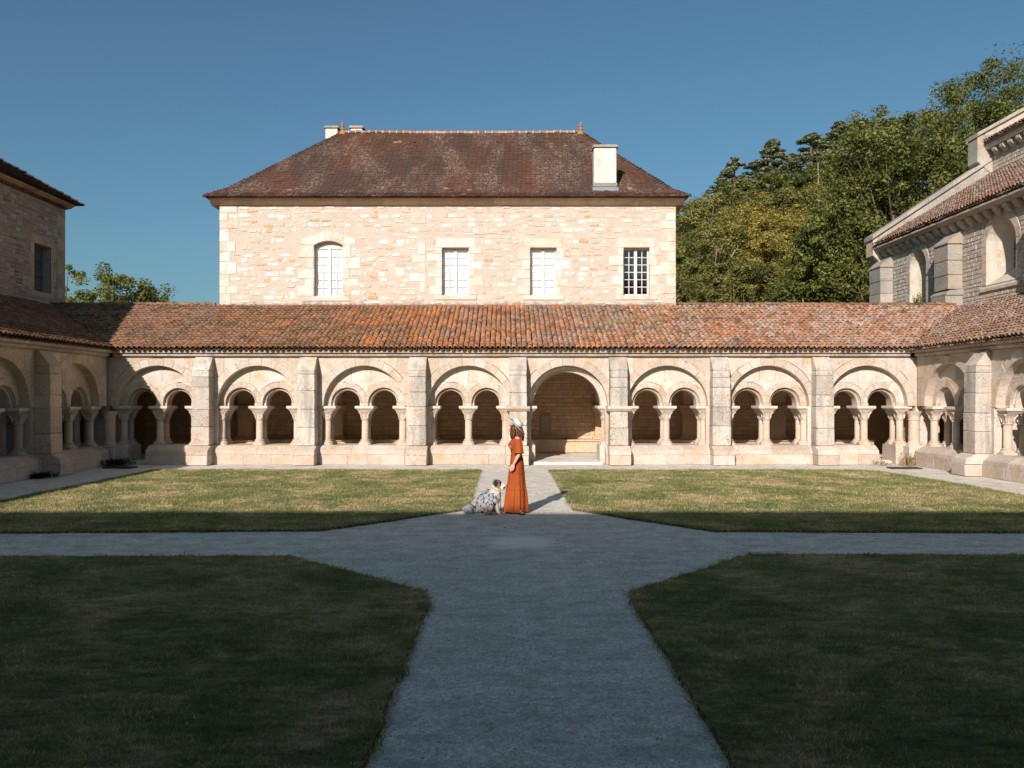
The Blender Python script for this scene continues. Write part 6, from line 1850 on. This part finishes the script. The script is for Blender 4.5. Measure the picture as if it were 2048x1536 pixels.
f1 = np.array([mnoise.noise(Vector((x * 24 + 3, y * 24, z * 15 - x * 10))) + .8 * mnoise.noise(Vector((x * 55, y * 55, z * 32))) for x, y, z in co])
f2 = np.array([mnoise.noise(Vector((x * 28, y * 28 + 7, z * 28))) for x, y, z in co])
grey = np.array([.40, .41, .42]); blk = np.array([.022, .020, .020]); wht = np.array([.72, .66, .58]); tan = np.array([.42, .17, .04])
cols = grey * (1 + .35 * f2[:, None])
cols = np.where((f1 > .24)[:, None], blk, cols); lt = (f1 < -.30); cols[lt] = (.46, .46, .46)
x, y, z = co.T
def near(c, r, k=.25): return (np.linalg.norm((co - np.array(c)) / np.array(r), axis=1) + k * f1) < 1
cols[near((.075, 0, .45), (.14, .16, .115))] = wht
cols[near((.12, 0, .33), (.075, .12, .15))] = wht
cols[near((.10, 0, .10), (.09, .13, .20)) & (x > .02)] = wht
cols[(x > .07) & (z < .06) & (np.abs(y) < .11)] = wht
cols[near((-.03, 0, .06), (.16, .20, .085)) & (x < .05)] = (.22, .13, .07)
cols[near((-.06, -.15, .10), (.09, .06, .07)) & (f2 > -.1)] = (.34, .22, .13)
cols[near((-.46, -.07, .07), (.13, .10, .09), .1)] = (.55, .55, .55)
hx_, hy_, hz_ = (co - np.array(hb)).T
head = (z > .50) & (hx_ > -.075) & (hz_ > -.11)
hp = head & (hx_ > -.05) & (hz_ > -.05)
cols[head & (hx_ < -.02) & (np.abs(hy_) < .05)] = (.26, .26, .27)
cols[hp & (np.abs(hy_) > .020)] = (.16, .16, .165)
cols[hp & (np.abs(hy_) > .024) & (f2 > .12)] = blk
ear = (np.linalg.norm(np.stack([(hx_ + .030) / .036, (np.abs(hy_) - .068) / .026, (hz_ - .004) / .060]), axis=0) < 1); cols[ear] = (.045, .032, .028)
cols[hp & (np.abs(hy_) < .018) & (hz_ > -.02)] = wht
ck = np.linalg.norm(np.stack([(hx_ - .015) / .038, (np.abs(hy_) - .055) / .03, (hz_ + .045) / .036]), axis=0) < 1; cols[ck] = tan
br = np.linalg.norm(np.stack([(hx_ - .066) / .012, (np.abs(hy_) - .034) / .012, (hz_ - .032) / .010]), axis=0) < 1; cols[br] = tan
eyp = np.linalg.norm(np.stack([(hx_ - .052) / .026, (np.abs(hy_) - .046) / .024, (hz_ - .010) / .020]), axis=0) < 1; cols[eyp] = blk
mz = (hx_ > .072) & head; cols[mz] = wht
cols[head & (hx_ > .03) & (hz_ < -.066)] = (.62, .56, .50)
mouth = head & (np.abs(hz_ + .040 + .42 * hx_ - .0) < .010) & (hx_ > .045) & (hx_ < .13) & (np.abs(hy_) > .008); cols[mouth] = (.05, .02, .02)
paint(me, np.clip(cols, 0, 1))
M['coat'] = colmat('dog_coat', .8, .15, .25)
body = child('body', me, Dg, M['coat'])
# fur: short locks that lie down and back
g = np.random.default_rng(17); nrm = np.empty(N * 3, dtype=np.float32); me.vertices.foreach_get('normal', nrm); nrm = nrm.reshape(-1, 3)
idx = g.choice(N, min(15000, N * 2), replace=True); idx = idx[~(head[idx] & (hx_[idx] > -.01))]; idx = idx[z[idx] > .018]
p = co[idx]; nn_ = nrm[idx]; m_ = len(idx)
flow = np.array([-.25, 0, -1.0]) + g.normal(size=(m_, 3)) * .35; tl = co[idx][:, 0] < -.33; flow[tl] = np.array([-1, -.5, .25]) + g.normal(size=(tl.sum(), 3)) * .45
ruf = (z[idx] > .30) & (x[idx] > -.02)
flow -= nn_ * (flow * nn_).sum(1)[:, None]; flow /= np.linalg.norm(flow, axis=1)[:, None] + 1e-6
dirv = flow * .85 + nn_ * (.38 + .15 * g.random(m_))[:, None]; dirv /= np.linalg.norm(dirv, axis=1)[:, None]
ln_ = g.uniform(.022, .042, m_) * np.where(ruf, 1.25, 1.0) * np.where(z[idx] < .08, .7, 1.0) * np.where(tl, 1.5, 1.0)
sd_ = np.cross(dirv, nn_); sd_ /= np.linalg.norm(sd_, axis=1)[:, None] + 1e-6; wd = g.uniform(.0035, .006, m_)
tip = p + dirv * ln_[:, None]; tip[:, 2] = np.maximum(tip[:, 2], .004)
V = np.stack([p - nn_ * .004 - sd_ * wd[:, None], p - nn_ * .004 + sd_ * wd[:, None], tip], 1).reshape(-1, 3)
fm = fast_mesh('fur', V, np.arange(3 * m_).reshape(-1, 3), M['coat'])
paint(fm, np.repeat(np.clip(cols[idx] * g.uniform(.8, 1.25, m_)[:, None], 0, 1), 3, 0))
fu = bpy.data.objects.new('fur', fm); COL.objects.link(fu); fu.parent = Dg
for s_ in (-1, 1):
    q = MB(); ell(q, hb + Vector((.060, s_ * .043, .010)), (.010, .010, .010), None, 8, 6); child('eye', q.mesh('eye', M['dark'], True), Dg)
q = MB(); ell(q, hb + Vector((.160, -.002, -.052)), (.014, .016, .013), None, 10, 7); child('nose', q.mesh('nose', M['dark'], True), Dg)
M['tongue'] = flat('tongue', (.50, .16, .15), .4, .4, .05); q = MB(); ell(q, hb + Vector((.100, -.002, -.080)), (.036, .014, .006), Matrix.Rotation(R(20), 3, 'Y'), 10, 6); child('tongue', q.mesh('tongue', M['tongue'], True), Dg)
q = MB(); q.tube([(.045 + .095 * math.cos(a), .100 * math.sin(a), .455 - .05 * math.cos(a)) for a in np.linspace(0, 2 * math.pi, 25)], .009, 6, .5); child('collar', q.mesh('collar', M['wood'], True), Dg)
# the leash
Ls_ = thing('leash', 'thin black leash hanging from the dog to the ground in front of its forelegs', 'leash', (-.10, 14.70, 0))
q = MB(); q.tube([(-.11, 14.68, .40), (-.098, 14.665, .28), (-.098, 14.66, .12), (-.10, 14.66, .015), (-.05, 14.66, .008), (.03, 14.70, .008), (.12, 14.74, .010)], .007, 6, .5); q.build('strap', M['iron'], Ls_, True)
